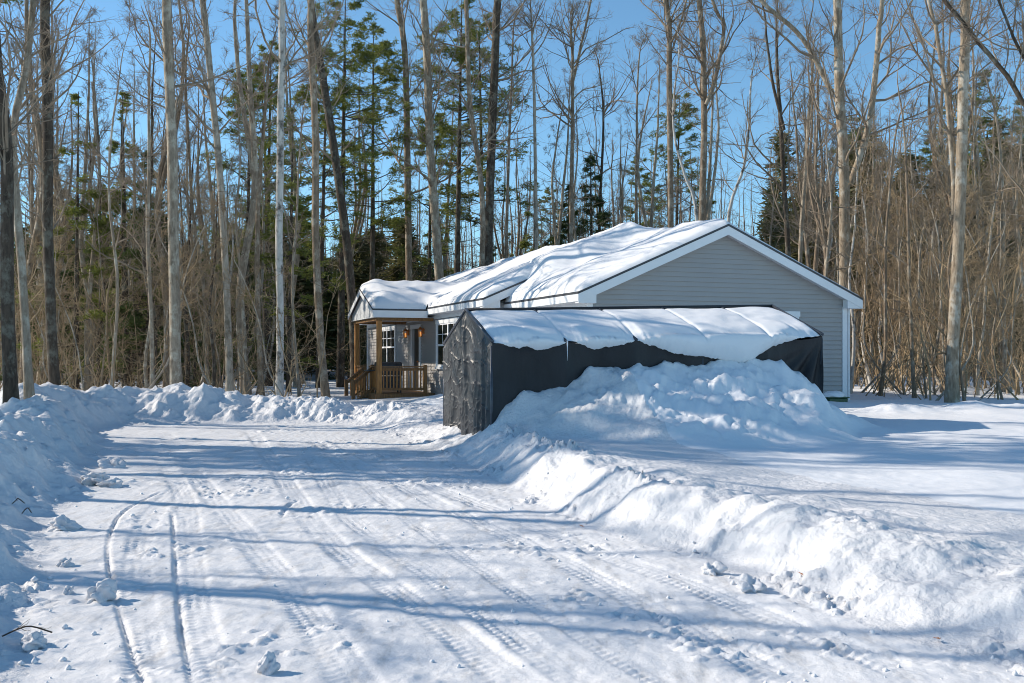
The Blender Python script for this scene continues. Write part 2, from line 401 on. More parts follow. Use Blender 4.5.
def mroof(x): return mz_r-ms*abs(x-mcx)
w = MB()
# gable siding facing the camera (plane y=0)
def gout(z):
    if z <= groof(0)-.20: return (0.06, W-.06)
    h = (gz_r-.20-z)/gs; return (max(.06, 3.5-h), min(W-.06, 3.5+h))
lap_wall(w, gout, .45, gz_r-.2, lambda a, o: (a, -o))
# garage front (plane x=0)
lap_wall(w, lambda z: (0.05, 4.7), .45, 2.78, lambda a, o: (-o, a))
# main front (plane x=-.7) and its short return (plane y=4.7)
lap_wall(w, lambda z: (4.76, 20.54), .40, 2.90, lambda a, o: (-.7-o, a))
lap_wall(w, lambda z: (-.66, -.01), .40, 3.05, lambda a, o: (a, 4.7-o))
w.build('wall', M['siding'], house)
core = MB().box(.02, W-.02, .02, 4.8, .3, 2.86).box(-.68, W-.02, 4.72, 20.58, .3, 2.95)
core.prism([(.02, .02, 2.86), (W-.02, .02, 2.86), (3.5, .02, gz_r-.22)], (0, 4.7, 0))
core.prism([(-.68, 4.8, 2.95), (W-.02, 4.8, 2.95), (mcx, 4.8, mz_r-.2)], (0, 15.7, 0))
core.build('wall', M['siding'], house)
MB().box(-.01, W+.01, -.01, 4.7, -.2, .449).box(-.71, W+.01, 4.69, 20.61, -.2, .399).build('foundation', M['concrete'], house)
for nm, bx in (('a', (-.045, .10, -.045, .10, .45, 2.84)), ('b', (W-.10, W+.035, -.045, .10, .45, 2.84)),
               ('c', (-.745, -.60, 4.655, 4.80, .40, 2.94)), ('d', (-.745, -.60, 20.5, 20.635, .40, 2.94))):
    MB().box(*bx).build('corner_trim', M['white'], house)
# roof slabs
def slab(mb, pts, th=.03):
    mb.prism([(p[0], p[1], p[2]-th) for p in pts], (0, 0, th))
r = MB()
slab(r, [(-.33, -.22, gz_e), (3.5, -.22, gz_r), (3.5, 5.2, gz_r), (-.33, 4.7, gz_e)]); slab(r, [(3.5, -.22, gz_r), (7.33, -.22, gz_e), (7.33, 4.7, gz_e), (3.5, 5.2, gz_r)])
slab(r, [(mlx, 4.4, mz_e), (mcx, 4.4, mz_r), (mcx, 20.85, mz_r), (mlx, 20.85, mz_e)]); slab(r, [(mcx, 4.4, mz_r), (mrx, 4.4, mz_e), (mrx, 20.85, mz_e), (mcx, 20.85, mz_r)])
roof = r.build('roof', M['shingle'], house)
# drip edges (thin dark line above the white boards)
def strip(mb, a, b_, up, dn, n, t=.02):
    """board following a->b, its top 'up' and bottom 'dn' relative to the line, thickness t towards n"""
    a = np.array(a, float); b_ = np.array(b_, float); n = np.array(n, float)
    mb.prism([a+(0, 0, dn), b_+(0, 0, dn), b_+(0, 0, up), a+(0, 0, up)], n*t)
E = [((-.34, -.235, gz_e), (3.5, -.235, gz_r), (0, -1, 0)), ((3.5, -.235, gz_r), (7.34, -.235, gz_e), (0, -1, 0)),
     ((-.335, -.235, gz_e), (-.335, 4.7, gz_e), (-1, 0, 0)), ((mlx-.01, 4.38, mz_e), (mcx, 4.38, mz_r), (0, -1, 0)),
     ((mlx-.005, 4.38, mz_e), (mlx-.005, 9.95, mz_e), (-1, 0, 0)), ((mlx-.005, 14.1, mz_e), (mlx-.005, 20.85, mz_e), (-1, 0, 0))]
for a, b_, n in E:
    q = MB(); strip(q, a, b_, .006, -.045, n, .022); q.build('drip_edge', M['drip'], house)
    q = MB(); strip(q, a, b_, -.047, -.25 if n[1] == -1 else -.21, n, .014); q.build('fascia', M['white'], house)
# soffits and boxed ends
for q in ((-.33, -.002, -.2, 4.7, 2.83, 2.845), (mlx, -.702, 4.42, 20.8, 2.93, 2.945), (7.002, 7.33, -.2, 4.7, 2.83, 2.845)):
    MB().box(*q).build('soffit', M['soffit'], house)
MB().prism([(-.33, -.233, 2.80), (.10, -.233, 2.80), (.10, -.233, 3.02), (-.33, -.233, 2.86)], (0, .19, 0)).build('boxed_eave_end', M['white'], house)
MB().prism([(6.90, -.233, 2.80), (7.33, -.233, 2.80), (7.33, -.233, 2.86), (6.90, -.233, 3.02)], (0, .19, 0)).build('boxed_eave_end', M['white'], house)
MB().prism([(mlx, 4.40, 2.90), (-.55, 4.40, 2.90), (-.55, 4.40, 3.12), (mlx, 4.40, 2.96)], (0, .26, 0)).build('boxed_eave_end', M['white'], house)
# rake soffit
for (x0, z0, x1, z1, ya, yb) in ((-.33, gz_e, 3.5, gz_r, -.2, -.016), (3.5, gz_r, 7.33, gz_e, -.2, -.016), (mlx, mz_e, .2, mz_e+ms*1.22, 4.40, 4.68)):
    MB().prism([(x0, ya, z0-.21), (x1, ya, z1-.21), (x1, yb, z1-.21), (x0, yb, z0-.21)], (0, 0, .01)).build('soffit', M['soffit'], house)
# frieze board under front eaves
MB().box(-.755, -.732, 4.8, 20.5, 2.80, 2.93).build('frieze_board', M['white'], house)
MB().box(-.052, -.032, .1, 4.66, 2.70, 2.83).build('frieze_board', M['white'], house)
# downspout at the right rear corner of the gable
MB().tube((7.12, .02, 2.85), (7.12, .02, .45), .04).build('downspout', M['white'], house)

def window(x, y0, y1, z0, z1, nsash, face='front'):
    """twin double-hung window. front: plane x, along y.  gable: plane y=x, along x."""
    def bx(mb, d0, d1, a0, a1, za, zb):
        if face == 'front': mb.box(x-d1, x-d0, a0, a1, za, zb)
        else: mb.box(a0, a1, x-d1, x-d0, za, zb)
    f = MB(); t = .10
    bx(f, .012, .065, y0, y0+t, z0, z1); bx(f, .012, .065, y1-t, y1, z0, z1)
    bx(f, .012, .070, y0-.03, y1+.03, z1-.002, z1+.13); bx(f, .012, .09, y0-.04, y1+.04, z0-.08, z0-.002)
    fr = f.build('window', M['white'], house, bevel=.004)
    p = MB(); bx(p, .013, .034, y0+t, y1-t, z0, z1-.002); p.build('pane', M['glass'], fr)
    s = MB(); n = nsash; wdt = (y1-y0-2*t)/n; zm = (z0+z1)/2
    for i in range(n):
        a = y0+t+i*wdt; c = a+wdt; e = .045
        bx(s, .035, .052, a, a+e, z0, z1-.002); bx(s, .035, .052, c-e, c, z0, z1-.002)
        bx(s, .0352, .053, a+e, c-e, z0, z0+e+.02); bx(s, .0352, .053, a+e, c-e, z1-e, z1-.002); bx(s, .0352, .056, a+e, c-e, zm-.03, zm+.03)
    s.build('sash', M['white'], fr)
    g = MB()
    for i in range(n):
        a = y0+t+i*wdt; c = a+wdt
        for k in (1,): bx(g, .0345, .040, a+.045+(wdt-.09)*k/2-.013, a+.045+(wdt-.09)*k/2+.013, zm+.031, z1-.046)
        bx(g, .0347, .0402, a+.046, c-.046, (zm+z1)/2-.011, (zm+z1)/2+.011)
    g.build('muntin', M['white'], fr)
    return fr
window(-.7, 7.35, 9.95, 1.30, 2.64, 2)
window(-.7, 15.5, 18.3, 1.30, 2.64, 2)
window(0, 4.8, 5.6, 1.55, 2.58, 1, 'gable')
# entry door
X0 = -.7
d = MB().box(X0-.05, X0-.012, 12.05, 12.68, .52, 2.55).build('door', M['door'], house)
MB().tube((X0-.05, 12.15, 1.45), (X0-.09, 12.15, 1.45), .022).tube((X0-.09, 12.15, 1.45), (X0-.10, 12.15, 1.45), .035).build('handle', M['copper'], d)
MB().box(X0-.07, X0-.012, 11.9, 12.04, .5, 2.56).box(X0-.07, X0-.012, 13.01, 13.15, .5, 2.56).box(X0-.075, X0-.012, 11.88, 13.17, 2.562, 2.70).build('door_frame', M['white'], house, bevel=.004)
MB().box(X0-.06, X0-.012, 12.69, 13.0, .52, 2.55).build('door_side_panel', M['storm'], house, bevel=.004)
for ly in (13.6, 11.55):
    l = MB().box(X0-.05, X0-.012, ly-.06, ly+.06, 2.36, 2.56).tube((X0-.04, ly, 2.52), (X0-.14, ly, 2.55), .014).build('wall_lantern', M['copper'], house)
    s = MB(); s.tube((X0-.14, ly, 2.50), (X0-.14, ly, 2.60), .10, 8, .02)
    for k in range(4):
        q = math.pi/4+k*math.pi/2; s.tube((X0-.14+.08*math.cos(q), ly+.08*math.sin(q), 2.50), (X0-.14+.055*math.cos(q), ly+.055*math.sin(q), 2.28), .011, 5)
    s.tube((X0-.14, ly, 2.26), (X0-.14, ly, 2.29), .065, 8); s.build('cage', M['copper'], l)
    MB().tube((X0-.14, ly, 2.31), (X0-.14, ly, 2.44), .035, 8, .02).build('bulb', M['bulb'], l)
# porch roof
py0, py1 = 9.97, 14.07; pyc = (py0+py1)/2; pze = 3.09; pzr = 3.86; pxo = -2.75; psl = (pzr-pze)/(pyc-py0)
pin = mlx+(pzr-mz_e)/ms
pr = MB()
slab(pr, [(pxo, py0, pze), (-1.0, py0, pze), (pin, pyc, pzr), (pxo, pyc, pzr)]); slab(pr, [(pxo, pyc, pzr), (pin, pyc, pzr), (-1.0, py1, pze), (pxo, py1, pze)])
pr.build('porch_roof', M['shingle'], house)
for a, b_, n in [((pxo-.01, py0-.01, pze), (pxo-.01, pyc, pzr), (-1, 0, 0)), ((pxo-.01, pyc, pzr), (pxo-.01, py1+.01, pze), (-1, 0, 0)),
                 ((pxo-.01, py0-.006, pze), (-1.03, py0-.006, pze), (0, -1, 0))]:
    q = MB(); strip(q, a, b_, .006, -.04, n, .022); q.build('drip_edge', M['drip'], house)
    q = MB(); strip(q, a, b_, -.042, -.20 if n[0] else -.26, n, .014); q.build('fascia', M['white'], house)
pg = MB()
y = py0+.14
while y < py1-.14:
    ye = min(y+.12, py1-.14); h0 = pzr-.10-psl*abs((y+.01)-pyc); h1 = pzr-.10-psl*abs((ye-.01)-pyc)
    pg.prism([(pxo+.12, y+.008, 2.84), (pxo+.12, ye-.008, 2.84), (pxo+.12, ye-.008, h1), (pxo+.12, y+.008, h0)], (-.015, 0, 0)); y = ye
pg.prism([(pxo+.15, py0+.1, 2.84), (pxo+.15, py1-.1, 2.84), (pxo+.15, pyc, pzr-.1)], (-.028, 0, 0))
pg.build('porch_gable_siding', M['wsiding'], house)
MB().box(pxo+.06, -.74, py0+.16, py1-.16, 2.835, 2.85).build('porch_ceiling', M['soffit'], house)
for q in ((pxo+.14, -.78, py0+.2, py0+.34, 2.74, 2.833), (pxo+.14, -.78, py1-.34, py1-.2, 2.74, 2.833), (pxo+.14, pxo+.28, py0+.342, py1-.342, 2.74, 2.833)):
    MB().box(*q).build('porch_beam', M['woodb'], house)
PXP = pxo+.24
for ly in (py0+.28, py1-.28):
    MB().box(PXP-.075, PXP+.075, ly-.075, ly+.075, .2, 2.74).build('porch_post', M['wood'], house, bevel=.008)
dk = MB(); x = pxo+.1
while x < -.75:
    dk.box(x, min(x+.135, -.74), py0+.12, py1-.1, .42, .455); x += .142
dk.build('porch_deck', M['woodb'], house)
MB().box(pxo+.1, -.74, py0+.122, py0+.16, .2, .418).box(pxo+.1, pxo+.14, py0+.162, py1-.1, .2, .418).build('deck_skirt', M['woodb'], house)
def railing(x0, y0, z0, x1, y1, z1, h, n, name='railing', newel0=False, newel1=False):
    a = np.array([x0, y0, z0], float); b_ = np.array([x1, y1, z1], float); t = b_-a; nrm = np.array([-t[1], t[0], 0]); nrm /= np.linalg.norm(nrm)
    rr = MB()
    for zz, hh, ww in ((h, .04, .07), (h-.10, .08, .02), (.10, .08, .02)):
        p = [a+nrm*ww+(0, 0, zz), b_+nrm*ww+(0, 0, zz), b_-nrm*ww+(0, 0, zz), a-nrm*ww+(0, 0, zz)]; rr.prism(p, (0, 0, hh))
    if newel0: rr.box(x0-.05, x0+.05, y0-.05, y0+.05, z0-.1, z0+h+.08)
    if abs(n-8) < 1: rr.box(x0-.045, x0+.045, y0-.045, y0+.045, z0, z0+h+.05)
    if newel1: rr.box(x1-.05, x1+.05, y1-.05, y1+.05, z1-.25, z1+h+.08)
    rl = rr.build(name, M['woodb'], house)
    for i in range(n):
        c = a+t*(i+.5)/n
        MB().box(c[0]-.018, c[0]+.018, c[1]-.018, c[1]+.018, c[2]+.12, c[2]+h-.02).build('baluster', M['wood'], rl)
ry = py0+.26
railing(PXP+.08, ry, .45, -1.03, ry, .45, .82, 13, newel1=True)
railing(PXP, py0+1.45, .45, PXP, py0+.36, .45, .82, 8)
railing(PXP, py1-.36, .45, PXP, py1-1.2, .45, .82, 6)
railing(PXP, py0+1.3, .45, PXP-.62, py0+1.3, -.05, .82, 6, 'stair_railing', True, True)
railing(PXP, py0+2.5, .45, PXP-.62, py0+2.5, -.05, .82, 6, 'stair_railing', True, True)
st = MB()
for k in range(3): st.box(PXP-.10-.25*(k+1), PXP-.10-.25*k, py0+1.35, py0+2.45, .28-.15*k, .32-.15*k)
st.box(PXP-.8, PXP-.1, py0+1.35, py0+1.4, 0, .2).build('stairs', M['woodb'], house)

# roof snow -------------------------------------------------------
def blur(a, n):
    for _ in range(n):
        p = np.pad(a, 1, mode='edge'); a = (p[:-2, 1:-1]+p[2:, 1:-1]+p[1:-1, :-2]+p[1:-1, 2:]+2*a)/6
    return a
def edgedist(mask, cell, n):
    d = np.zeros(mask.shape); m = mask.copy()
    for k in range(n):
        d += m; p = np.pad(m, 1, mode='constant'); m = m & p[:-2, 1:-1] & p[2:, 1:-1] & p[1:-1, :-2] & p[1:-1, 2:]
    return (d-1)*cell
def roofsnow(name, x0, x1, y0, y1, fn, maskfn, T, seed, label, nb=10, cell=.07, rimx=.35):
    gx_ = np.arange(x0, x1+1e-6, (x1-x0)/round((x1-x0)/cell)); gy_ = np.arange(y0, y1+1e-6, (y1-y0)/round((y1-y0)/cell))
    X, Y = np.meshgrid(gx_, gy_); base = fn(X, Y); mask = maskfn(X, Y)
    top = np.maximum(blur(base, nb), base)
    e = edgedist(mask, cell, 12)
    th = T(X, Y)*(np.clip(e/rimx, 0, 1)**.45)
    top = top*1.0+th*(1+.35*fbm(X*.55, Y*.45, seed, 3))+.018*fbm(X*2.2, Y*2.2, seed+3, 3)*np.clip(e/.3, 0, 1)
    blend = np.clip(e/.25, 0, 1)
    z = np.maximum(base+.006, top*blend+(base+th+.006)*(1-blend))
    idx = -np.ones(mask.shape, int); idx[mask] = np.arange(mask.sum())
    v = np.stack([X[mask], Y[mask], z[mask]], -1)
    q = mask[:-1, :-1] & mask[1:, :-1] & mask[:-1, 1:] & mask[1:, 1:]
    f = np.stack([idx[:-1, :-1][q], idx[:-1, 1:][q], idx[1:, 1:][q], idx[1:, :-1][q]], -1)
    o = mesh_obj(name, v, f, M['roofsnow'], smooth=True); o.location = (HO[0], HO[1], 0); o.rotation_euler = (0, 0, HA)
    tag(o, label, 'snow', kind='stuff'); return o
roofsnow('roof_snow', -.335, 7.335, -.23, 6.62, lambda X, Y: gz_r-gs*np.abs(X-3.5)+(mz_r-ms*np.abs(X-mcx)+.06-gz_r+gs*np.abs(X-3.5))*sstep(2.9, 4.35, Y)*sstep(.1, .7, X), lambda X, Y: (Y < 4.74) | ((X > .25) & (Y < 6.6)),
         lambda X, Y: (.17+.11*sstep(0, 1.6, Y)-.05*sstep(3.6, 6.5, X)+.05*sstep(3, 4.6, Y))*(1-.2*sstep(5.4, 6.6, Y)), 5, 'smooth blanket of snow on the garage end roof', nb=12)
def both(X, Y):
    m = mz_r-ms*np.abs(X-mcx); p = pzr-psl*np.abs(Y-pyc); p = np.where((X < pin+.2) & (Y > py0-.005) & (Y < py1+.005), p, -9)
    return np.where(X < mlx-.005, np.where(p > -5, p, m), np.maximum(m, p))
roofsnow('roof_snow', pxo-.02, mrx, 4.38, 20.85, both, lambda X, Y: (X > mlx-.03) | ((Y > py0-.02) & (Y < py1+.02)),
         lambda X, Y: .30+0*X, 9, 'drifted snow on the long house roof and porch roof', nb=20, rimx=.5)

# ------------------------------------------------------------------ PORCH GRILL
def hpt(x, y): return (HO[0]+x*math.cos(HA)-y*math.sin(HA), HO[1]+x*math.sin(HA)+y*math.cos(HA))
gxy = hpt(-2.05, 11.0)
gr = empty('barbecue_grill', (gxy[0], gxy[1], .455), HA, 'dark grey barbecue grill on the porch behind the railing', 'grill')
MB().box(-.42, .42, -.25, .25, .55, .74).build('firebox', M['grill'], gr, bevel=.02)
lid = MB(); n0 = 10
prof = [(-.25+.5*i/(n0-1), .745+.24*math.sin(math.pi*i/(n0-1))**.6) for i in range(n0)]
lid.prism([(-.42, a, b_) for a, b_ in prof], (.84, 0, 0)); lid.build('lid', M['grill'], gr)
MB().tube((-.3, -.30, .84), (.3, -.30, .84), .014).build('handle', M['storm'], gr)
MB().box(-.75, -.425, -.2, .2, .70, .73).box(.425, .75, -.2, .2, .70, .73).build('side_shelf', M['grill'], gr)
MB().box(-.38, .38, -.22, .22, .08, .53).build('cabinet', M['grill'], gr)
for a in (-.36, .36):
    for c in (-.2, .2): MB().tube((a, c, 0), (a, c, .08), .03).build('leg', M['grill'], gr)

# ------------------------------------------------------------------ GREEN BOX by the garage corner
bp = (.322*23.6, 23.6)
bz = gz(*bp)
gb = empty('utility_box', (bp[0], bp[1], bz-.22), HA, 'small green utility box with a snow cap beside the garage corner', 'utility box')
MB().box(-.26, .26, -.18, .18, 0, .30).build('box_body', M['greenbin'], gb, bevel=.015)
MB().box(-.29, .29, -.21, .21, .302, .33).build('box_lid', M['greenbin'], gb, bevel=.01)
def blob(name, mat, parent, rx, ry_, rz_, seed, n=2, label=None, flat=False, amp=.25):
    import bmesh
    bm = bmesh.new(); bmesh.ops.create_icosphere(bm, subdivisions=n+1, radius=1)
    rr = random.Random(seed); off = [rr.uniform(0, 50) for _ in range(3)]
    for v in bm.verts:
        k = 1+amp*float(gnoise(np.array([v.co.x*1.3+off[0]+v.co.z]), np.array([v.co.y*1.3+off[1]-v.co.z*.7]), seed)[0])*1.6 + amp*.5*float(gnoise(np.array([v.co.x*3+off[0]]), np.array([v.co.y*3+v.co.z*2+off[1]]), seed+1)[0])
        z = v.co.z
        if flat and z < 0: z *= .25
        v.co = (v.co.x*rx*k, v.co.y*ry_*k, z*rz_*k)
    me = bpy.data.meshes.new(name); bm.to_mesh(me); bm.free()
    me.polygons.foreach_set('use_smooth', np.ones(len(me.polygons), dtype=bool)); me.materials.append(mat)
    o = bpy.data.objects.new(name, me); COL.objects.link(o)
    if parent: o.parent = parent
    return o
o = blob('box_snow', M['roofsnow'], None, .30, .22, .14, 4, 3, flat=True, amp=.1); o.location = (bp[0], bp[1], bz+.12); o.rotation_euler = (0, 0, HA)
tag(o, 'cap of snow on the small green utility box', 'snow', kind='stuff')

# ------------------------------------------------------------------ CAR SHELTER
LC = 5.62; WC = 3.0
cpz = .18
cs = empty('car_shelter', (CPO[0], CPO[1], cpz), CPA, 'black fabric covered portable car shelter with wrinkled grey end wall and snow on top', 'car shelter')
def ez(x): return 1.615+.14*x/LC      # eave height (local)
def rz_(x): return 2.15+.15*x/LC
RIBS = [0, 1.15, 2.3, 3.45, 4.6, LC]
def roofline(x, v):
    """v 0 ridge .. 1 eave; cloth sags between ribs under its load"""
    k = np.clip(np.searchsorted(RIBS, x, side='right')-1, 0, 4); a = np.array(RIBS)[k]; b_ = np.array(RIBS)[k+1]
    t = (x-a)/(b_-a); sag = np.clip(4*t*(1-t), 0, 1)**.8
    z = rz_(x)*(1-v)+ez(x)*v - .055*sag*np.sin(np.pi*np.clip(v*.85+.08, 0, 1)) + .05*np.sin(math.pi*v)
    return z, sag
def grid_obj(name, X, Y, Z, mat, parent, smooth=True):
    ny_, nx_ = X.shape; I_ = np.arange(nx_*ny_).reshape(ny_, nx_)
    f = np.stack([I_[:-1, :-1], I_[:-1, 1:], I_[1:, 1:], I_[1:, :-1]], -1).reshape(-1, 4)
    return mesh_obj(name, np.stack([X, Y, Z], -1).reshape(-1, 3), f, mat, parent, smooth)
U, V = np.meshgrid(np.linspace(0, LC, 150), np.linspace(0, 1, 20))
Zr, sag = roofline(U, V)
vv = np.concatenate([V[::-1], V[1:]]); yy = np.concatenate([1.5-1.5*V[::-1], 1.5+1.5*V[1:]])
UU = np.concatenate([U, U[1:]]); ZR = np.concatenate([Zr[::-1], Zr[1:]])
grid_obj('roof_cover', UU, yy, ZR, M['tarp'], cs)
# side walls with folds
def side(ysign, y0, name):
    U, V = np.meshgrid(np.linspace(0, LC, 220), np.linspace(0, 1, 40))
    Z = ez(U)*(1-V)-.15*V
    k = np.clip(np.searchsorted(RIBS, U, side='right')-1, 0, 4); a = np.array(RIBS)[k]; b_ = np.array(RIBS)[k+1]; t = (U-a)/(b_-a)
    off = .08*np.clip(4*t*(1-t), 0, 1)*np.sin(math.pi*V**.7) + .03*np.sin(U*7+V*5+2*gnoise(U, V, 4))*V**.7 + .03*gnoise(U*3+V*2.2, V*1.0, 7)*sstep(0, .3, V)
    # diagonal tension folds at the far corner
    ang = np.arctan2(LC-U, (1-V)*0+V*1.7+.05); off = off+.07*np.sin(ang*14)*np.exp(-(LC-U)/1.1)*sstep(0, .3, V)
    sg = .05*np.clip(4*t*(1-t), 0, 1)*(1-V)
    grid_obj(name, U, y0+ysign*(-off)+0*U, Z-sg, M['tarp'], cs)
side(-1, 0.0, 'side_wall'); side(1, WC, 'side_wall')
def endwall(x0, sgn, mat, name, vis=True):
    Yg, Vg = np.meshgrid(np.linspace(0, WC, 280), np.linspace(0, 1, 260))
    ztop = np.where(Yg < 1.5, 0, 0)+(rz_(x0)-(rz_(x0)-ez(x0))*np.abs(Yg-1.5)/1.5)
    Zg = ztop*(1-Vg)-.2*Vg
    edge = sstep(0, .12, Yg)*sstep(0, .12, WC-Yg)*sstep(0, .06, Vg)
    def crease(a, b_, sd, sharp): return np.clip(1-np.abs(gnoise(a, b_, sd))*sharp, 0, 1)**2
    wx_ = Yg+.10*gnoise(Yg*1.5, Zg*1.2, 41)
    off = .045*np.sin(wx_*9+.6)*sstep(0, .8, Vg+.25)+.03*np.sin(wx_*17+2*gnoise(Yg, Zg*.6, 42))*sstep(0, .6, Vg)
    off = off+.022*crease(Yg*2.6+.4*Zg, Zg*.7, 43, 7)+.018*crease(Yg*2.2-Zg*1.3, Zg*1.5+Yg*.8, 44, 8)+.011*crease(Yg*4.5+Zg*1.7, Zg*3.0, 45, 6)+.007*crease(Yg*7-Zg*2, Zg*5, 46, 5)
    off = off+.05*np.exp(-((wx_-.42)/.03)**2)+.045*np.exp(-((wx_-1.42)/.035)**2)+.03*fbm(Yg*1.6, Zg*.8, 47, 2)
    return grid_obj(name, x0-sgn*off*edge*.9, Yg, Zg, mat, cs)
endwall(0.0, 1, M['tarp_end'], 'end_wall'); endwall(LC, -1, M['tarp'], 'end_wall')
for x in RIBS:
    fm = MB(); r_ = .024
    fm.tube((x, .03, -.2), (x, .03, ez(x)-.03), r_).tube((x, WC-.03, -.2), (x, WC-.03, ez(x)-.03), r_)
    e_ = .035 if x in (0, LC) else .012
    fm.tube((x, -.01, ez(x)+e_), (x, 1.5, rz_(x)+e_), r_).tube((x, 1.5, rz_(x)+e_), (x, WC+.01, ez(x)+e_), r_)
    fm.build('frame_rib', M['pipe'], cs, smooth=True)
MB().tube((-.02, 1.5, rz_(0)+.02), (LC+.02, 1.5, rz_(LC)+.02), .035, 10).build('ridge_pole', M['tarp'], cs, smooth=True)
# snow on the near slope, slumping over the eave
HX = [0, .12, .5, .8, 1.05, 1.2, 1.5, 1.9, 2.15, 2.3, 2.6, 3.0, 3.45, 3.8, 4.1, 4.45, 4.7, 5.1, 5.55, LC]
HZ = [-.02, .0, .06, .11, .04, -.04, .08, .08, .03, .0, .09, .22, .27, .34, .42, .28, .13, .02, -.01, -.02]
nu, nv = 300, 90
U, Q = np.meshgrid(np.linspace(.03, LC-.03, nu), np.linspace(0, 1, nv))
hang = np.interp(U, HX, HZ)+.030*fbm(U*3.3, U*0+.5, 4, 5, .65)+.02*np.maximum(0, fbm(U*9, U*0+.3, 6, 2))
Lr = 1.55
S = .03+Q*(Lr+hang-.03)       # arc length from the ridge
v = np.clip(S/Lr, 0, 1); over = np.clip(S-Lr, 0, 9)
zr, sag = roofline(U, v)
e = np.minimum.reduce([sstep(0, .10, Q*Lr), sstep(0, .16, (1-Q)*Lr), sstep(0, .16, U), sstep(0, .16, LC-U)])
t = (.055+.06*sag+.03*fbm(U*1.1, S*1.4, 21, 3))*(.35+.65*np.sin(np.pi*np.clip(v*.8+.03, 0, 1)))
t = t+.06*np.exp(-((S-1.35)/.25)**2)*sstep(0, .06, hang)*(.4+.6*sag)
t = np.clip(t, .012, 1)*np.clip(e, 0, 1)**.5
rd = np.array([RIBS]).T
groove = np.min(np.abs(U[None]-rd[:, :, None]), axis=0); t = t-.018*np.exp(-(groove/.03)**2); t = np.maximum(t, .006)
rnd = np.clip(over/.12, 0, 1)
Yl = 1.5-1.5*v-.10*np.sqrt(np.clip(1-(1-rnd)**2, 0, 1))*(over > 0)*np.clip(e, 0, 1)**.4-t*(v*.25)-np.where(over > 0, t*.5, 0)
Zl = zr+t*.97-over*.98
o = grid_obj('shelter_snow', U, Yl, Zl, M['roofsnow'], None); o.location = cs.location; o.rotation_euler = cs.rotation_euler
tag(o, 'slumped snow lying on the roof of the black car shelter', 'snow', kind='stuff')

for lx_, ln in ((1.13, .30),):
    wx = CPO[0]+lx_*cpa[0]+.12*cpq[0]; wy = CPO[1]+lx_*cpa[1]+.12*cpq[1]
    mi = MB(); mi.tube((0, 0, 0), (0, 0, -ln*.5), .011, 7, .006).tube((0, 0, -ln*.5), (.003, 0, -ln), .006, 7, .001)
    o = mi.build('icicle', M['roofsnow'], None, smooth=True); o.location = (wx, wy, cpz+ez(lx_)+.02)
    tag(o, {1.13: 'thin icicle hanging from the roof snow at the first rib of the shelter'}[lx_], 'icicle')

# ------------------------------------------------------------------ TREES: vectorised branching
def norm(a): return a/np.maximum(np.linalg.norm(a, axis=-1, keepdims=True), 1e-9)
def grow(par, prad, ncount, tmin, tmax, lfun, ang, trop, npts, rfrac, rmin, rs, wob=.12, tpow=1.0, tipfrac=.25, azflat=0, dspread=10):
    """par (N,P,3), prad (N,P) -> children (K,npts,3), radii"""
    N, Pn, _ = par.shape
    K = N*ncount; pi = np.repeat(np.arange(N), ncount)
    t = tmin+(tmax-tmin)*rs.random(K)**tpow
    f = t*(Pn-1); i0 = np.clip(f.astype(int), 0, Pn-2); w_ = (f-i0)[:, None]
    base = par[pi, i0]*(1-w_)+par[pi, i0+1]*w_; r0 = prad[pi, i0]*(1-w_[:, 0])+prad[pi, i0+1]*w_[:, 0]
    tang = norm(par[pi, i0+1]-par[pi, i0])
    rnd = rs.normal(size=(K, 3)); perp = rnd-(rnd*tang).sum(-1, keepdims=True)*tang; perp = norm(perp)
    a = np.radians(ang+rs.normal(size=K)*dspread)[:, None]
    dirn = tang*np.cos(a)+perp*np.sin(a)
    L = lfun(t, rs.random(K), pi)
    pts = np.zeros((K, npts, 3)); pts[:, 0] = base; step = (L/(npts-1))[:, None]
    for k in range(1, npts):
        dirn = norm(dirn+rs.normal(size=(K, 3))*wob+np.array([0, 0, trop])); pts[:, k] = pts[:, k-1]+dirn*step
    rb = np.maximum(np.minimum(r0*rfrac, L*.0115+.002), rmin)
    rad = rb[:, None]*np.linspace(1, tipfrac, npts)[None]
    return pts, np.maximum(rad, rmin*.6)
def tubes(groups):
    """groups: list of (pts(N,P,3), rad(N,P), sides) -> verts, faces(quads)"""
    VV = []; FF = []; off = 0
    for pts, rad, n in groups:
        if len(pts) == 0: continue
        N, Pn, _ = pts.shape
        tg = np.zeros_like(pts); tg[:, 1:-1] = pts[:, 2:]-pts[:, :-2]; tg[:, 0] = pts[:, 1]-pts[:, 0]; tg[:, -1] = pts[:, -1]-pts[:, -2]
        tg = norm(tg); ref = np.where(np.abs(tg[..., 2:3]) > .8, np.array([1., 0, 0]), np.array([0, 0, 1.]))
        # keep one reference per branch to avoid twisting
        ref = np.broadcast_to(ref[:, :1], tg.shape)
        u = norm(np.cross(tg, ref)); w_ = np.cross(tg, u)
        q = np.arange(n)*2*math.pi/n
        ring = pts[:, :, None, :]+rad[:, :, None, None]*(np.cos(q)[None, None, :, None]*u[:, :, None, :]+np.sin(q)[None, None, :, None]*w_[:, :, None, :])
        VV.append(ring.reshape(-1, 3))
        I_ = np.arange(N*Pn*n).reshape(N, Pn, n)+off; J = np.roll(I_, -1, axis=2)
        FF.append(np.stack([I_[:, :-1], J[:, :-1], J[:, 1:], I_[:, 1:]], -1).reshape(-1, 4)); off += N*Pn*n
    return np.concatenate(VV), np.concatenate(FF)
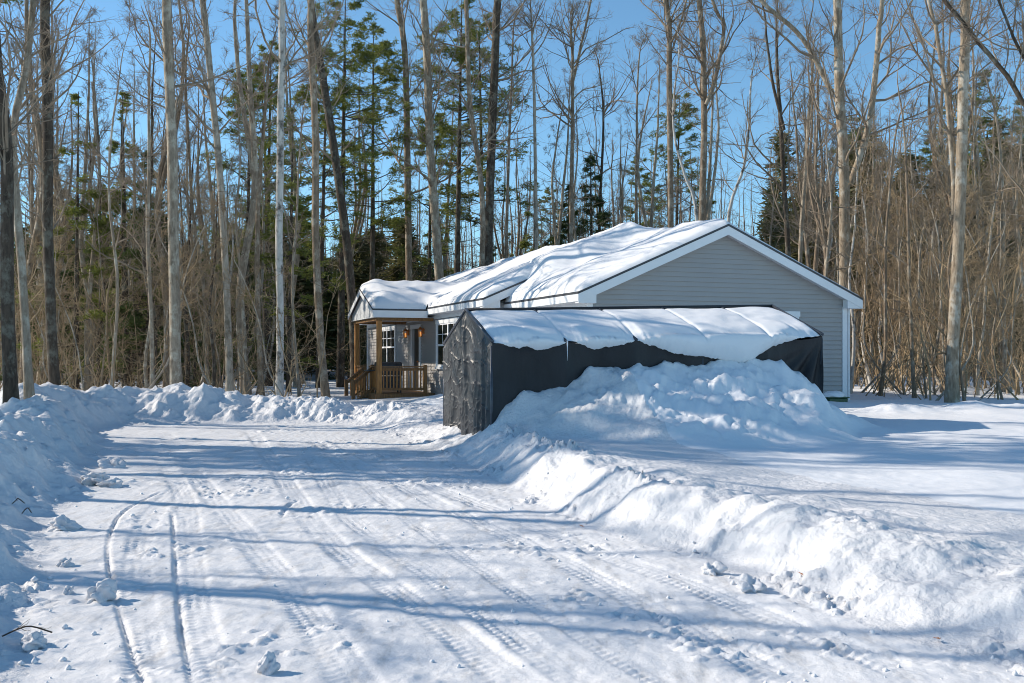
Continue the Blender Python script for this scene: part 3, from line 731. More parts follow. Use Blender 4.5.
def path(pts, npts):
    """smooth interpolation of a polyline (Catmull-Rom)"""
    p = np.array(pts, float); n = len(p)
    if n == 2: return p[0]+(p[1]-p[0])*np.linspace(0, 1, npts)[:, None]
    q = np.vstack([2*p[0]-p[1], p, 2*p[-1]-p[-2]]); out = []
    for s_ in np.linspace(0, n-1-1e-6, npts):
        i = int(s_); t = s_-i; a, b_, c, d_ = q[i], q[i+1], q[i+2], q[i+3]
        out.append(.5*((2*b_)+(-a+c)*t+(2*a-5*b_+4*c-d_)*t*t+(-a+3*b_-3*c+d_)*t**3))
    return np.array(out)
def decid(stems, rs, dens=1.0, tmin=.35, spread=1.0, l1=.30, n3=6, r3=.0036):
    """stems: list of (points (P,3), base radius, tip radius). Returns trunk geometry and branch geometry"""
    tg = []; bg = []
    for pts, rb, rt in stems:
        npz = 22; pp = path(pts, npz)
        L = np.linalg.norm(np.diff(pp, axis=0), axis=1).sum()
        wv = rs.normal(size=(npz, 3))*.02; wv[:, 2] = 0; wv[0] = 0
        for _ in range(2): wv[1:-1] = (wv[:-2]+wv[1:-1]+wv[2:])/3*1.4
        pp = pp+wv
        tt = np.linspace(0, 1, npz); rad = rb*(1-tt)**.85+rt*tt
        if pts[0][2] < 1.2: rad[0] *= 1.35; rad[1] *= 1.08
        par = pp[None]; pr_ = rad[None]; tg.append((par, pr_, 10))
        n1 = max(4, int(L*1.5*dens))
        A, Ar = grow(par, pr_, int(n1*1.3), tmin, 1.0, lambda t, u, pi: np.maximum(L*l1*spread*(1.12-t)*(.3+.95*u), .5), 50, .09, 8, .6, .006, rs, .15, dspread=16)
        bg.append((A, Ar, 5))
        LA = np.linalg.norm(A[:, -1]-A[:, 0], axis=1)
        B, Br = grow(A, Ar, 8, .15, 1.0, lambda t, u, pi: LA[pi]*.6*(1.2-t)*(.3+.9*u), 44, .05, 5, .65, .0045, rs, .18, dspread=15)
        bg.append((B, Br, 4))
        LB = np.linalg.norm(B[:, -1]-B[:, 0], axis=1)
        C, Cr = grow(B, Br, n3, .12, 1.0, lambda t, u, pi: np.maximum(LB[pi]*.6*(.3+.8*u), .15), 42, .04, 4, .6, r3, rs, .22, dspread=15)
        bg.append((C, Cr, 3))
    return tg, bg
def tuft_mesh(cent, rs, size, K, flat=.5, up=.15):
    """needle tufts: K thin triangles round each centre"""
    Mn = len(cent); d = rs.normal(size=(Mn, K, 3)); d[..., 2] = d[..., 2]*flat+up; d = norm(d)
    L = size*(.6+.7*rs.random((Mn, K, 1)))
    side_ = norm(np.cross(d, rs.normal(size=(Mn, K, 3))))*L*.13
    c = cent[:, None, :]+rs.normal(size=(Mn, K, 3))*size*.25
    v = np.stack([c-side_, c+side_, c+d*L+side_*.3, c+d*L-side_*.3], 2).reshape(-1, 3)
    f = np.arange(Mn*K*4).reshape(-1, 4); return v, f
def conifer(H, rs, base=.35, rb=.15, blen=2.2, whorl=.45, per=5, shape='pine', tuft=.16, K=7, lean=(0, 0), dens=1.0):
    pp = path([(0, 0, -.3), (lean[0]*.5, lean[1]*.5, H*.5), (lean[0], lean[1], H)], 20)
    tt = np.linspace(0, 1, 20); rad = rb*(1-tt)**.9+.012; par = pp[None]; pr_ = rad[None]
    n1 = int(H*(1-base)/whorl*per*dens)
    if shape == 'pine':
        lf = lambda t, u, pi: blen*(.25+.9*np.sin(np.pi*np.clip((t-base)/(1-base)*.8+.22, 0, 1)))*(.4+.7*u)
        A, Ar = grow(par, pr_, n1, base, .99, lf, 78, .045, 6, .4, .010, rs, .08, .9)
    else:
        lf = lambda t, u, pi: blen*(1.03-(t-base)/(1-base))*(.7+.4*u)
        A, Ar = grow(par, pr_, n1, base, .99, lf, 96, .02, 6, .4, .008, rs, .06, .85)
    LA = np.linalg.norm(A[:, -1]-A[:, 0], axis=1)
    B, Br = grow(A, Ar, 15, .30, 1.0, lambda t, u, pi: LA[pi]*.34*(.4+.8*u)*(1.25-.6*t)+.12, 52, -.02, 4, .6, .004, rs, .1)
    # flatten side twigs into sprays
    B[:, :, 2] = B[:, :1, 2]+(B[:, :, 2]-B[:, :1, 2])*.4
    cen = []
    kp = rs.random(len(B)) < np.clip(np.repeat(LA, 15)/1.0, .12, 1)
    for k in (1, 2, 3): cen.append(B[kp, k])
    cen.append(B[kp, 2]*.5+B[kp, 3]*.5); cen.append(A[:, -1])
    cen = np.concatenate(cen)
    v, f = tuft_mesh(cen, rs, tuft, K)
    dead = grow(par, pr_, int(H*1.6), .08, base+.1, lambda t, u, pi: .4+1.4*u, 85, -.01, 5, .3, .006, rs, .12)
    tr = [(par, pr_, 9)]; br = [(A, Ar, 4), (B, Br, 3), (dead[0], dead[1], 3)]
    return tr, br, (v, f)
def make_tree(name, loc, trg, brg, bark, twig, label, cat='tree', group=None, leaves=None, lmat=None, rz=0):
    root = empty(name, loc, rz, label, cat, group)
    v, f = tubes(trg+(brg if leaves is not None else [])); mesh_obj('trunk', v, f, bark, root, True)
    if brg and leaves is None:
        v, f = tubes(brg); c = mesh_obj('crown', v, f, twig, root, True)
    if leaves is not None: mesh_obj('crown', leaves[0], leaves[1], lmat, root, False)
    return root
def copy_tree(o, loc, rz, sc, label=None, group=None):
    c = o.copy(); COL.objects.link(c); c.location = loc; c.rotation_euler = (0, 0, rz); c.scale = (sc, sc, sc)
    if label: c['label'] = label
    if group: c['group'] = group
    for ch in o.children:
        d_ = ch.copy(); COL.objects.link(d_); d_.parent = c
    return c

# --- the trees one can point to: stems traced as image columns at their own distance
def stem(Y, pts, wpx, tip=3.0, dy=0):
    """pts (px,py) base->top at distance Y; continues to base on ground and beyond the frame top"""
    out = [P(x, y, Y) for x, y in pts]
    return out, wpx/2/F*Y, tip/2/F*Y
def hero(name, Y, stems, bark, twig, label, tmin=.3, dens=1.0, l1=.28, spread=1.0, seed=0, H=None, tocrown=True):
    rs = np.random.default_rng(1000+seed)
    base = P(stems[0][0][0][0], 400, Y); g = gz(base[0], base[1])-.15
    st = []
    for i, (pts, wpx, tip) in enumerate(stems):
        o_, rb, rt = stem(Y, pts, wpx, tip)
        o_ = [np.array(q) for q in o_]
        # real trees lean towards and away as well
        dyv = rs.normal()*.3
        for k in range(1, len(o_)): o_[k] = o_[k]+np.array([0, dyv*k/len(o_), 0])
        if i == 0: o_[0][2] = g
        top = o_[-1]
        if pts[-1][1] <= 5:   # carries on above the picture
            d_ = norm(o_[-1]-o_[-2]); o_.append(top+d_*rs.uniform(3.5, 6)+np.array([rs.normal()*.3, rs.normal()*.3, 0]))
        else:
            d_ = norm(o_[-1]-o_[-2]); o_.append(top+d_*rs.uniform(.6, 1.4)+np.array([rs.normal()*.15, rs.normal()*.15, 0])); rt = .25/F*Y
        rb *= .84; rt *= .8
        org = np.array([base[0], base[1], g]); st.append(([q-org for q in o_], rb, rt))
    for i, s_ in enumerate(st):
        if i == 0: s_[0][0][2] = 0
    trg, brg = [], []
    for i, s_ in enumerate(st):
        a, b_ = decid([s_], rs, dens, tmin if i == 0 else .15, spread, l1 if i == 0 else l1*1.2); trg += a; brg += b_
    return make_tree(name, (base[0], base[1], g), trg, brg, M[bark], M[twig], label)
T1 = 'bare_tree'
HER = [
 (17, [([(12, 400), (8, 250), (2, 100), (-4, 0)], 16, 10)], 'bark_dark', 'twig', 'thick dark trunked tree at the left edge of the photo', .25, 1.2),
 (18, [([(30, 410), (18, 250), (10, 140), (22, 60), (26, 0)], 10, 6)], 'bark_grey', 'twig', 'crooked lichened tree close beside the thick dark trunk at left edge', .2, 1),
 (21, [([(56, 395), (50, 250), (48, 120), (46, 0)], 12, 10)], 'bark_dark', 'twig', 'straight dark trunked tree above the highest left end of the snowbank', .25, 1.2),
 (26, [([(152, 390), (151, 250), (152, 120), (153, 40)], 5.5, 2)], 'bark_grey', 'twig', 'thin straight bare tree just left of the tall grey trunk', .3, .8),
 (24, [([(176, 390), (174, 250), (169, 100), (167, 0)], 13, 9)], 'bark_grey', 'twig', 'tall straight grey trunked bare tree behind the far snowbank', .45, 1),
 (27, [([(230, 390), (226, 250), (213, 100), (203, 0)], 8.5, 6)], 'bark_light', 'twig', 'tall pale tree leaning left behind the far snowbank', .4, .9),
 (29, [([(262, 392), (256, 260), (262, 130), (268, 50)], 7, 3)], 'bark_brown', 'twig', 'brown barked slim tree between the two palest trunks', .35, .9),
 (27, [([(279, 392), (281, 250), (283, 100), (285, 0)], 9, 6.5)], 'bark_birch', 'twig', 'palest straight trunk left of the porch', .5, .8),
 (28, [([(327, 395), (318, 270), (316, 130), (313, 0)], 9.5, 6)], 'bark_brown', 'twig', 'straight brown trunk a little left of the porch', .4, .8),
 (40, [([(356, 390), (348, 252), (337, 176), (322, 76), (310, 0)], 11, 7)], 'bark_dark', 'twig', 'dark trunk curving to the left directly above the porch post', .4, .9),
 (48, [([(411, 390), (410, 281), (407, 76), (398, 0)], 9, 5)], 'bark_brown', 'twig', 'dark brown trunk rising behind the porch roof', .35, .8),
 (46, [([(444, 390), (439, 275), (430, 135), (423, 0)], 12, 7)], 'bark_grey', 'twig', 'stout grey trunk leaning left behind the house roof', .35, .9),
 (44, [([(486, 390), (489, 225), (495, 70), (499, 0)], 11, 8)], 'bark_dark', 'twig', 'tallest dark trunk behind the left half of the roof', .35, 1.2),
 (43, [([(476, 390), (483, 221), (470, 100), (466, 0)], 7, 4)], 'bark_brown', 'twig', 'thinner brown trunk touching the tallest dark trunk from the left', .35, .9),
 (47, [([(506, 390), (507, 230), (510, 110), (513, 40)], 5, 2)], 'bark_brown', 'twig', 'slim brown tree right beside the tallest dark trunk', .4, .8),
 (45, [([(537, 390), (536, 220), (533, 70), (531, 20)], 5.5, 2)], 'bark_light', 'twig', 'slim pale tree standing alone behind the long roof', .4, .9),
 (46, [([(571, 390), (571, 220), (572, 80), (571, 30)], 6.5, 3), ([(572, 85), (580, 50), (590, 5)], 3.5, 2)], 'bark_brown', 'twig', 'bare tree with a forked fan shaped top behind the long roof', .35, 1.3),
 (50, [([(596, 390), (600, 225), (604, 120), (600, 70)], 4.5, 1.6)], 'bark_dark', 'twig', 'slender dark tree above the small spruces behind the roof', .35, 1),
 (48, [([(638, 390), (637, 230), (637, 140), (639, 60)], 4.5, 1.8)], 'bark_brown', 'twig', 'slender brown tree above the main roof ridge', .4, 1),
 (38, [([(670, 390), (670, 225), (669, 53), (664, 0)], 7.5, 5)], 'bark_brown', 'twig', 'tall straight tree behind the roof left of the gable peak', .45, 1.2),
 (37, [([(702, 390), (703, 221), (705, 98), (701, 0)], 9, 5), ([(706, 105), (716, 70), (722, 28), (712, 5)], 5, 3)], 'bark_brown', 'twig', 'forked tall tree rising just left of the gable peak', .4, 1.2),
 (36, [([(702, 390), (698, 218), (686, 176), (675, 133), (675, 88), (680, 50)], 4.5, 1.8)], 'bark_birch', 'twig', 'white barked birch bowing left beside the forked tree', .4, .8),
 (38, [([(728, 390), (728, 225), (745, 160), (752, 80)], 5, 1.8)], 'bark_birch', 'twig', 'white birch leaning right above the gable peak', .35, 1),
 (34, [([(789, 390), (789, 252), (783, 123), (780, 30)], 8, 3), ([(784, 130), (768, 60), (762, 10)], 4, 2)], 'bark_dark', 'twig', 'dark forked tree above the right roof slope', .3, 1.2),
 (35, [([(800, 390), (801, 246), (808, 123), (812, 50)], 6, 2.5)], 'bark_grey', 'twig', 'thinner grey tree right beside the dark forked tree', .3, 1.1),
 (30, [([(845, 398), (844, 289), (841, 154), (835, 80), (832, 0)], 14, 7), ([(833, 95), (801, 37), (765, 6), (735, -30)], 6, 3), ([(850, 185), (869, 117), (876, 37), (878, 0)], 7.5, 4)],
      'bark_warm', 'twig', 'large pale tree with two great side limbs behind the right garage corner', .35, 1.1),
 (23.5, [([(952, 402), (956, 246), (960, 80), (961, 0)], 14, 8), ([(954, 215), (950, 110), (938, 31), (932, 0)], 5.5, 3)], 'bark_warm', 'twig', 'tall pale trunk with side stem at the right edge of the woods', .4, .9),
 (29, [([(1004, 400), (1003, 280), (1003, 166), (990, 90)], 5.5, 2)], 'bark_grey', 'twig', 'thin grey tree near the right edge of the photo', .35, 1),
 (27, [([(977, 400), (984, 330), (990, 250), (1000, 170)], 4.5, 1.6)], 'bark_light', 'twig', 'thin pale sapling leaning right beyond the tall pale trunk', .35, .9),
 (26, [([(915, 400), (911, 330), (905, 200), (898, 110)], 5, 1.6)], 'bark_brown', 'twig', 'slim brown tree left of the tall pale trunk at right', .35, 1),
 (28, [([(880, 400), (884, 330), (882, 230), (890, 130)], 5, 1.6)], 'bark_brown', 'twig', 'slim brown tree just right of the garage', .3, 1),
 (25, [([(112, 392), (118, 290), (112, 180), (120, 90)], 4.5, 1.6)], 'bark_grey', 'twig', 'thin grey tree between the dark trunk and the tall grey trunk', .25, 1),
 (30, [([(208, 392), (205, 300), (192, 200), (185, 80), (188, 20)], 5, 1.8)], 'bark_brown', 'twig', 'thin brown tree right of the tall grey trunk', .3, 1),
 (30, [([(300, 392), (292, 300), (296, 200), (300, 120)], 4, 1.5)], 'bark_grey', 'twig', 'thin crooked tree between the palest trunk and the porch', .3, 1),
 (21, [([(1046, 405), (1046, 250), (1040, 120), (1046, 40)], 13, 8), ([(1040, 125), (1012, 80), (985, 45), (958, 5)], 6, 4), ([(1043, 100), (1015, 40), (1000, 5)], 4, 2)], 'bark_dark', 'twig', 'dark limbed tree reaching in from the right edge of the photo', .2, 1.1),
]
for i, (Y, stems, bark, tw, lab, tmin, dens) in enumerate(HER):
    hero(T1, Y, stems, bark, tw, lab, tmin, dens*.9, seed=i)

# --- prototypes
rs = np.random.default_rng(55)
ORI = []
def proto_decid(H, rb, seed, bark, tw, tmin=.3, dens=1, curve=.5, l1=.26, fork=False, n3=5, r3=.0045):
    r_ = np.random.default_rng(seed)
    k = [(0, 0, 0)]
    for i in range(1, 6): k.append((k[-1][0]+r_.normal()*curve*.35, k[-1][1]+r_.normal()*curve*.35, H*i/5))
    st = [(k, rb, rb*.05)]
    if fork:
        j = np.array(k[2]); st.append(([j, j+np.array([r_.normal()*.4+.5, r_.normal()*.4, H*.25]), j+np.array([r_.normal()*.5+.9, r_.normal()*.6, H*.5])], rb*.6, rb*.12))
    trg, brg = decid(st, r_, dens, tmin, 1, l1, n3, r3)
    return trg, brg, M[bark], M[tw]
PD = [proto_decid(13, .10, 1, 'bark_grey', 'twig', .35, 1, .7), proto_decid(15, .13, 2, 'bark_brown', 'twig', .4, .8, .5, fork=True),
      proto_decid(11, .07, 3, 'bark_light', 'twig', .25, 1, .9), proto_decid(14, .12, 4, 'bark_dark', 'twig', .3, .9, .6),
      proto_decid(12.5, .08, 5, 'bark_birch', 'twig', .35, .9, .9), proto_decid(16, .15, 6, 'bark_grey', 'twig', .45, .8, .5, fork=True)]
PS = [proto_decid(7, .032, 11, 'bark_brown', 'twig_tan', .12, 1.4, .6, .3, n3=2, r3=.006), proto_decid(8.5, .04, 12, 'twig_tan', 'twig_tan', .12, 1.2, .8, .3, n3=2, r3=.006),
      proto_decid(6, .028, 13, 'bark_light', 'twig_tan', .1, 1.5, .8, .34, n3=2, r3=.006), proto_decid(9, .045, 14, 'bark_grey', 'twig_tan', .15, 1.1, .6, .28, n3=2, r3=.006)]
def spot_ok(x, y):
    # not inside house, shelter, drive or lawn
    lx = (x-HO[0])*math.cos(HA)+(y-HO[1])*math.sin(HA); ly = -(x-HO[0])*math.sin(HA)+(y-HO[1])*math.cos(HA)
    if -5.5 < lx < 8.6 and -1 < ly < 22.2: return False
    return True
protoroots = {}
def put(kind, i, x, y, sc, rz, label, group, name):
    key = (kind, i); z = -.15+float(ground_h(np.array([[x]]), np.array([[y]]), False)[0][0, 0])
    if key not in protoroots:
        if kind in ('d', 's'):
            t_, b_, mk, mt = (PD if kind == 'd' else PS)[i]
            r_ = make_tree(name, (x, y, z), t_, b_, mk, mt, label, 'tree', group)
        else:
            t_, b_, lv, lm = PC[i]
            r_ = make_tree(name, (x, y, z), t_, b_, M['bark_dark'], M['bark_dark'], label, 'tree', group, lv, M[lm])
        r_.rotation_euler = (0, 0, rz); r_.scale = (sc,)*3; protoroots[key] = r_; return r_
    return copy_tree(protoroots[key], (x, y, z), rz, sc, label, group)
PC = []
for (H, base, rb, bl, wh, per, shp, tf, K, lean, dn, lm, sd) in [
    (15.5, .38, .15, 2.3, .8, 5, 'pine', .12, 6, (.3, .2), .9, 'pine', 1),
    (13.5, .30, .12, 2.0, .8, 5, 'pine', .12, 6, (-.4, .1), .9, 'pine', 2),
    (17, .45, .17, 2.6, .8, 5, 'pine', .12, 6, (.2, -.3), .95, 'pine', 3),
    (8.5, .06, .08, 1.8, .42, 6, 'fir', .11, 6, (.05, 0), .8, 'fir', 4),
    (6.0, .05, .06, 1.5, .38, 6, 'fir', .11, 6, (0, .05), .8, 'fir', 5),
    (10.5, .10, .09, 2.0, .7, 4, 'fir', .13, 6, (.2, 0), .6, 'pine', 6)]:
    t_, b_, lv = conifer(H, np.random.default_rng(500+sd), base, rb, bl, wh, per, shp, tf, K, lean, dn); PC.append((t_, b_, lv, lm))
def kx(px, Y): return (px-512)/F*Y
# pointed conifers
CON = [ # px, Y, proto, scale, label
 (340, 44, 2, 1.05, 'tall white pine behind the porch with layered green branches'),
 (372, 47, 0, 1.1, 'white pine just right of the trunk curving over the porch'),
 (318, 42, 1, 1.05, 'green pine left of the porch behind the brown trunk'),
 (455, 50, 2, 1.15, 'tall pine left of the tallest dark trunk behind the roof'),
 (485, 52, 0, 1.2, 'tall pine wrapped round the tallest dark trunk'),
 (428, 54, 1, 1.1, 'pine with thin crown behind the stout grey trunk'),
 (568, 49, 3, 1.15, 'dark spruce behind the roof below the fan topped tree'),
 (592, 50, 3, 1.35, 'tallest dark spruce behind the roof'),
 (548, 52, 4, 1.2, 'small spruce left end of the row behind the roof'),
 (625, 53, 4, 1.35, 'small spruce near the main roof ridge'),
 (655, 56, 4, 1.3, 'low spruce above the garage roof ridge'),
 (288, 36, 5, 1.0, 'loose green hemlock behind the palest trunk'),
 (245, 38, 1, .95, 'green pine between the leaning pale tree and the brown slim tree'),
 (265, 45, 0, 1.0, 'tall green pine behind the brown slim tree left of the palest trunk'),
 (-62, 17, 2, .95, 'pine hanging boughs over the top left corner of the photo'),
 (75, 30, 5, .9, 'loose green hemlock right of the straight dark trunk'),
 (128, 34, 5, 1.0, 'loose green hemlock left of the tall grey trunk'),
]
for px, Y, pi_, sc, lab in CON: put('c', pi_, kx(px, Y), Y, sc, random.uniform(0, 6.28), lab, None, 'pine_tree' if pi_ < 3 else 'spruce_tree')
rr = random.Random(99)
def scatter(kind, protos, n, pxr, Yr, scr, label, group, name, zone=None):
    k = 0; tries = 0
    while k < n and tries < n*30:
        tries += 1
        Y = Yr[0]+(Yr[1]-Yr[0])*rr.random()**.8; px = rr.uniform(*pxr); x = kx(px, Y)
        if not spot_ok(x, Y): continue
        put(kind, rr.choice(protos), x, Y, rr.uniform(*scr), rr.uniform(0, 6.28), label, group, name); k += 1
# mid forest, left of the house
scatter('d', [0, 1, 2, 3, 5], 34, (-30, 350), (27, 50), (.75, 1.15), 'slender bare tree deep in the woods left of the house', 'bare trees in the woods left of the house', 'bare_tree')
scatter('s', [0, 1, 2, 3], 46, (-20, 350), (24, 38), (.7, 1.15), 'thin tan sapling in the thicket behind the far snowbank', 'saplings behind the far snowbank', 'sapling')
scatter('c', [5, 3, 4, 5], 26, (-30, 350), (30, 55), (.6, 1.05), 'green conifer half hidden in the woods left of the house', 'conifers in the woods left of the house', 'pine_tree')
# behind the house
scatter('d', [0, 1, 2, 3, 4, 5], 42, (350, 860), (46, 72), (.75, 1.1), 'bare tree in the woods behind the house', 'bare trees behind the house', 'bare_tree')
scatter('c', [3, 4, 5, 0], 16, (360, 760), (56, 78), (.8, 1.1), 'green conifer in the woods behind the house', 'conifers behind the house', 'pine_tree')
# right
scatter('d', [0, 1, 2, 4, 5], 34, (800, 1050), (28, 55), (.7, 1.05), 'bare tree in the woods right of the garage', 'bare trees right of the garage', 'bare_tree')
scatter('d', [2, 4, 0, 2], 14, (850, 1040), (25, 36), (.45, .8), 'young pale stemmed tree in front of the brush right of the garage', 'young trees right of the garage', 'bare_tree')
scatter('d', [2, 4, 0, 3], 12, (60, 345), (26, 34), (.45, .8), 'young pale stemmed tree in front of the brush left of the porch', 'young trees left of the porch', 'bare_tree')
scatter('s', [0, 1, 2, 3], 55, (850, 1040), (23.5, 38), (.7, 1.2), 'thin tan sapling in the thicket right of the garage', 'saplings right of the garage', 'sapling')
scatter('c', [0, 1, 5, 2], 20, (850, 1060), (50, 72), (.8, 1.1), 'pine on the far rise in the woods right of the garage', 'pines far right', 'pine_tree')
# woods to the left of the picture whose shadows cross the drive (seen from a step aside)
SH = [(-10, 8.1, 'd', 4, 1.0), (-14, 9.4, 'd', 3, 1.0), (-17, 16.6, 'd', 5, 1.0), (-20, 17.6, 'd', 3, 1.1), (-12.5, 10.6, 'd', 4, .9), (-12, 12.6, 'd', 5, .9), (-16, 15.2, 'd', 1, 1.0), (-18, 17.7, 'c', 2, 1.0), (-15.5, 17.6, 'd', 3, 1.0), (-17, 18.1, 'd', 5, 1.0), (-20, 19.4, 'd', 1, 1.1),
      (-23, 18.7, 'c', 0, 1.0), (-13, 6.2, 'd', 0, 1.0), (-24, 24, 'd', 5, 1.1), (-26, 30, 'd', 1, 1.1)]
for x, y, k, i, sc in SH: put(k, i, x, y, sc, rr.uniform(0, 6.28), 'tree of the roadside woods beyond the left edge of the photo', 'trees left of the photo', 'pine_tree' if k == 'c' else 'bare_tree')

# --- far wood: one uncountable mass of stems and boughs
rs = np.random.default_rng(77)
def farwood(n, Y0, Y1, H0, H1, k0, k1, rr_, name, bark, twig_, label, cdens=4, n2=4):
    Y = Y0+(Y1-Y0)*rs.random(n); X = (k0+(k1-k0)*rs.random(n))*Y; H = H0+(H1-H0)*rs.random(n)
    keep = np.array([spot_ok(a, b_) for a, b_ in zip(X, Y)]); X, Y, H = X[keep], Y[keep], H[keep]; n = len(X)
    zb, _, _ = ground_h(X[None], Y[None], False); zb = zb[0]-.1
    pts = np.zeros((n, 6, 3)); off = rs.normal(size=(n, 6, 2))*.18*(1+.5*(H[:, None, None] < 6)); off[:, 0] = 0; off = np.cumsum(off, axis=1)
    tt = np.linspace(0, 1, 6)
    pts[..., 0] = X[:, None]+off[..., 0]; pts[..., 1] = Y[:, None]+off[..., 1]; pts[..., 2] = zb[:, None]+H[:, None]*tt
    rad = (H*rr_)[:, None]*(1.05-tt)[None]
    A, Ar = grow(pts, rad, cdens, .1, .97, lambda t, u, pi: H[pi]*.3*(1.2-t)*(.4+.8*u), 55, .06, 5, .5, .007, rs, .18, dspread=22)
    LA = np.linalg.norm(A[:, -1]-A[:, 0], axis=1)
    B, Br = grow(A, Ar, n2, .2, 1, lambda t, u, pi: LA[pi]*.6*(.3+.8*u), 42, .05, 4, .6, .006, rs, .16)
    v, f = tubes([(pts, rad, 5), (A, Ar, 3), (B, Br, 3)])
    o = mesh_obj(name, v, f, M[twig_], None, True); tag(o, label, 'woods', kind='stuff'); return o
farwood(900, 62, 105, 9, 16, -.62, .62, .007, 'far_woods', 'bark_brown', 'twig', 'distant mass of bare trunks and branches', 12, 5)
farwood(330, 24, 46, .8, 4.5, .33, .60, .006, 'undergrowth', '', 'twig_tan', 'tan tangle of brush at the foot of the woods right of the garage', 7, 3)
farwood(300, 23.5, 48, 1.0, 4.5, -.60, -.145, .005, 'undergrowth', '', 'twig_tan', 'tan tangle of brush at the foot of the woods left of the house', 7, 3)
# far evergreen mass
def fargreen(n, Y0, Y1, H0, H1, k0, k1, label):
    Y = Y0+(Y1-Y0)*rs.random(n); X = (k0+(k1-k0)*rs.random(n))*Y; H = H0+(H1-H0)*rs.random(n)
    zb, _, _ = ground_h(X[None], Y[None], False); zb = zb[0]
    per = 420; h = rs.random((n, per))**.8; w_ = (1-h)*.2*H[:, None]+.25
    a = rs.random((n, per))*6.283; r_ = np.sqrt(rs.random((n, per)))*w_
    c = np.stack([X[:, None]+r_*np.cos(a), Y[:, None]+r_*np.sin(a), zb[:, None]+H[:, None]*(.08+.92*h)-r_*.15], -1).reshape(-1, 3)
    v, f = tuft_mesh(c, rs, .42, 5, .35, .0)
    o = mesh_obj('far_evergreens', v, f, M['farpine'], None, False); tag(o, label, 'woods', kind='stuff')
fargreen(150, 52, 92, 5, 10, -.62, -.08, 'distant evergreens seen through the bare woods')
fargreen(210, 50, 90, 7, 13, .26, .62, 'distant evergreen rise behind the woods right of the garage')

# ------------------------------------------------------------------ loose snow chunks, leaves, twigs
def chunk(px, py, size, seed, label, squash=.8):
    x, y = gp(px, py); z = gz(x, y)
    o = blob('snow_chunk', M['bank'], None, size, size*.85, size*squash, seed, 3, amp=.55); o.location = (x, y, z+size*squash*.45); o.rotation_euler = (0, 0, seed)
    tag(o, label, 'snow chunk'); return o
CH = [(101, 600, .085, 'large round snow chunk alone on the left side of the drive', .9), (96, 484, .17, 'broken snow chunk lying at the foot of the left bank', .5),
      (112, 486, .12, 'flat snow chunk right beside the broken one at the left bank', .45), (64, 566, .05, 'small snow chunk left of the large round one', .8),
      (68, 594, .035, 'tiny snow chunk near the large round one', .8), (112, 467, .13, 'far snow chunk at the edge of the left bank', .6),
      (62, 530, .11, 'snow chunk resting against the foot of the left bank', .6), (33, 648, .07, 'snow chunk at the bottom left corner beside the twig', .6),
      (105, 590, .03, 'tiny snow lump touching the large round chunk', .8), (268, 672, .045, 'pointed snow lump in the tracks at the bottom', 1.2),
      (750, 590, .09, 'snow chunk at the foot of the right bank', .6), (712, 574, .07, 'small snow chunk at the foot of the right bank left of the orange leaf', .8)]
for i, (a, b_, s_, lab, sq) in enumerate(CH): chunk(a, b_, s_, 20+i, lab, sq)
# crumbs
n = 1000; xs_, ys_ = [], []
r2 = random.Random(5)
vv_, ff_ = [], []
base_v = np.array([(1, 0, 0), (-1, 0, 0), (0, 1, 0), (0, -1, 0), (0, 0, 1), (0, 0, -1)], float)
base_f = np.array([(0, 2, 4), (2, 1, 4), (1, 3, 4), (3, 0, 4), (2, 0, 5), (1, 2, 5), (3, 1, 5), (0, 3, 5)])
cxs = []; 
while len(cxs) < n:
    y = 4.6+12*r2.random()**1.6; x = r2.uniform(-.5*y, .55*y)
    cxs.append((x, y))
ca = np.array(cxs); zc, dd, _ = ground_h(ca[None, :, 0], ca[None, :, 1], True); zc = zc[0]; dd = dd[0]
pr_near = np.exp(-(np.abs(dd)/.35))*.9+.12
keep = (rs.random(n) < pr_near) & (dd < .5); ca = ca[keep]; zc = zc[keep]
for (x, y), z in zip(ca, zc):
    s_ = .006+.020*r2.random()**2.5
    q = base_v*s_*(np.array([r2.uniform(.7, 1.3) for _ in range(3)])); an = r2.random()*6
    rot = np.array([[math.cos(an), -math.sin(an), 0], [math.sin(an), math.cos(an), 0], [0, 0, 1]])
    ff_.append(base_f+6*len(vv_)); vv_.append(q@rot.T+np.array([x, y, z+s_*.35]))
o = mesh_obj('snow_crumbs', np.concatenate(vv_), np.concatenate(ff_), M['snow']); tag(o, 'small crumbs of snow scattered along the drive edges', 'snow', kind='stuff')
def surf(px, py):
    """first point of the terrain along the view ray, used only to find where a small thing lies"""
    Y = np.linspace(4, 24, 4000); X = (px-512)/F*Y; Z = CAMZ-(py-HY)/F*Y
    z, _, _ = ground_h(X[None], Y[None], True); i = np.argmax(Z < z[0]); return X[i], Y[i], z[0][i]
def leaf(px, py, L, rz, tilt, label):
    x, y, z = surf(px, py)
    outl = [(0, -1), (.12, -.55), (.5, -.6), (.22, -.2), (.62, 0), (.25, .2), (.5, .55), (.15, .55), (0, 1), (-.15, .55), (-.5, .5), (-.25, .2), (-.62, .05), (-.22, -.2), (-.5, -.55), (-.12, -.55)]
    mb = MB(); mb.prism([(a*L, b_*L, .18*L*a*a*4) for a, b_ in outl], (0, 0, .0015)); mb.tube((0, -L, 0), (0, -L*1.4, .01), .0012, 5)
    o = mb.build('oak_leaf', M['leaf']); o.location = (x, y-.01, z+.02); o.rotation_euler = (tilt, .2, rz); tag(o, label, 'leaf')
leaf(801, 577, .035, 1.2, .5, 'orange brown dry leaf lying on the face of the right snowbank')
leaf(936, 642, .028, 2.2, .3, 'small brown dry leaf at the foot of the right snowbank')
leaf(581, 528, .030, .7, .2, 'small orange dry leaf on the drive beside the right snowbank')
leaf(214, 287, .0, 0, 0, 'x') if False else None
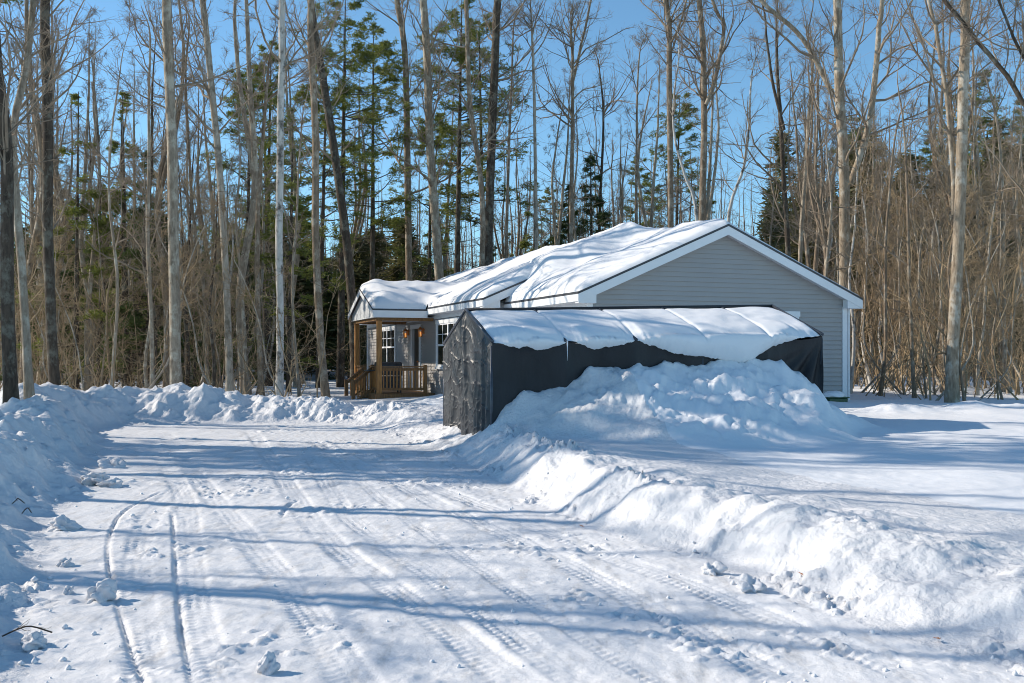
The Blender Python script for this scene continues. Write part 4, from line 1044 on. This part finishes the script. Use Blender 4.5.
def twig(px, py, L, rz, label):
    x, y, z = surf(px, py); r_ = np.random.default_rng(int(px))
    pp = path([(0, 0, 0), (L*.3, .02, .03), (L*.6, -.01, .05), (L, .03, .0)], 10)[None]
    A = grow(pp, np.full((1, 10), .004), 4, .2, .9, lambda t, u, pi: L*.3*(.5+u), 40, .05, 4, .6, .002, r_, .2)
    v, f = tubes([(pp, np.full((1, 10), .0045), 5), (A[0], A[1], 3)])
    o = mesh_obj('fallen_twig', v, f, M['bark_dark'], None, True); o.location = (x, y, z+.02); o.rotation_euler = (0, 0, rz); tag(o, label, 'twig')
twig(2, 640, .25, .2, 'dark twig lying on the snowbank in the bottom left corner')
twig(12, 506, .10, 0, 'short dark twig on the left snowbank above the middle')
twig(22, 516, .08, .5, 'tiny dark twig on the left snowbank just below the short twig')

# ------------------------------------------------------------------ camera, light, world
cam = bpy.data.objects.new('camera', bpy.data.cameras.new('camera')); COL.objects.link(cam); SC.camera = cam
cam.location = (0, 0, CAMZ); cam.rotation_euler = (R(90), 0, 0); cam.data.sensor_width = 36; cam.data.lens = 36*F/1024
cam.data.shift_y = (HY-341.5)/1024; cam.data.clip_end = 2000; cam.data.clip_start = .1
SUN_EL = 31.0; az = np.array([-.975, .22])     # direction towards the sun
sd_ = np.array([az[0]*math.cos(R(SUN_EL)), az[1]*math.cos(R(SUN_EL)), math.sin(R(SUN_EL))])
from mathutils import Vector
L = bpy.data.lights.new('sun', 'SUN'); L.energy = 4.0; L.angle = R(.5); L.color = (1, .89, .745)
so_ = bpy.data.objects.new('sun', L); COL.objects.link(so_); so_.rotation_euler = Vector(sd_).to_track_quat('Z', 'Y').to_euler(); so_.location = (-20, 5, 20)
wd = bpy.data.worlds.new('World'); SC.world = wd; wd.use_nodes = True; nt = wd.node_tree
sky = nt.nodes.new('ShaderNodeTexSky'); sky.sky_type = 'NISHITA'; sky.sun_disc = False
sky.sun_elevation = R(SUN_EL); sky.sun_rotation = math.atan2(az[0], az[1]); sky.altitude = 1500; sky.air_density = 1.0; sky.dust_density = 0; sky.ozone_density = 1.8
tint = nt.nodes.new('ShaderNodeMixRGB'); tint.blend_type = 'MULTIPLY'; tint.inputs['Fac'].default_value = 1; tint.inputs['Color2'].default_value = (.74, .98, 1.0, 1)
nt.links.new(sky.outputs[0], tint.inputs['Color1']); nt.links.new(tint.outputs[0], nt.nodes['Background'].inputs['Color']); nt.nodes['Background'].inputs['Strength'].default_value = .125
SC.view_settings.view_transform = 'Standard'; SC.view_settings.look = 'None'; SC.view_settings.exposure = .53; SC.view_settings.gamma = 1
SC.render.engine = 'CYCLES'; SC.cycles.filter_width = 1.0; SC.cycles.max_bounces = 6; SC.cycles.diffuse_bounces = 3
SC.render.resolution_x = 1024; SC.render.resolution_y = 683
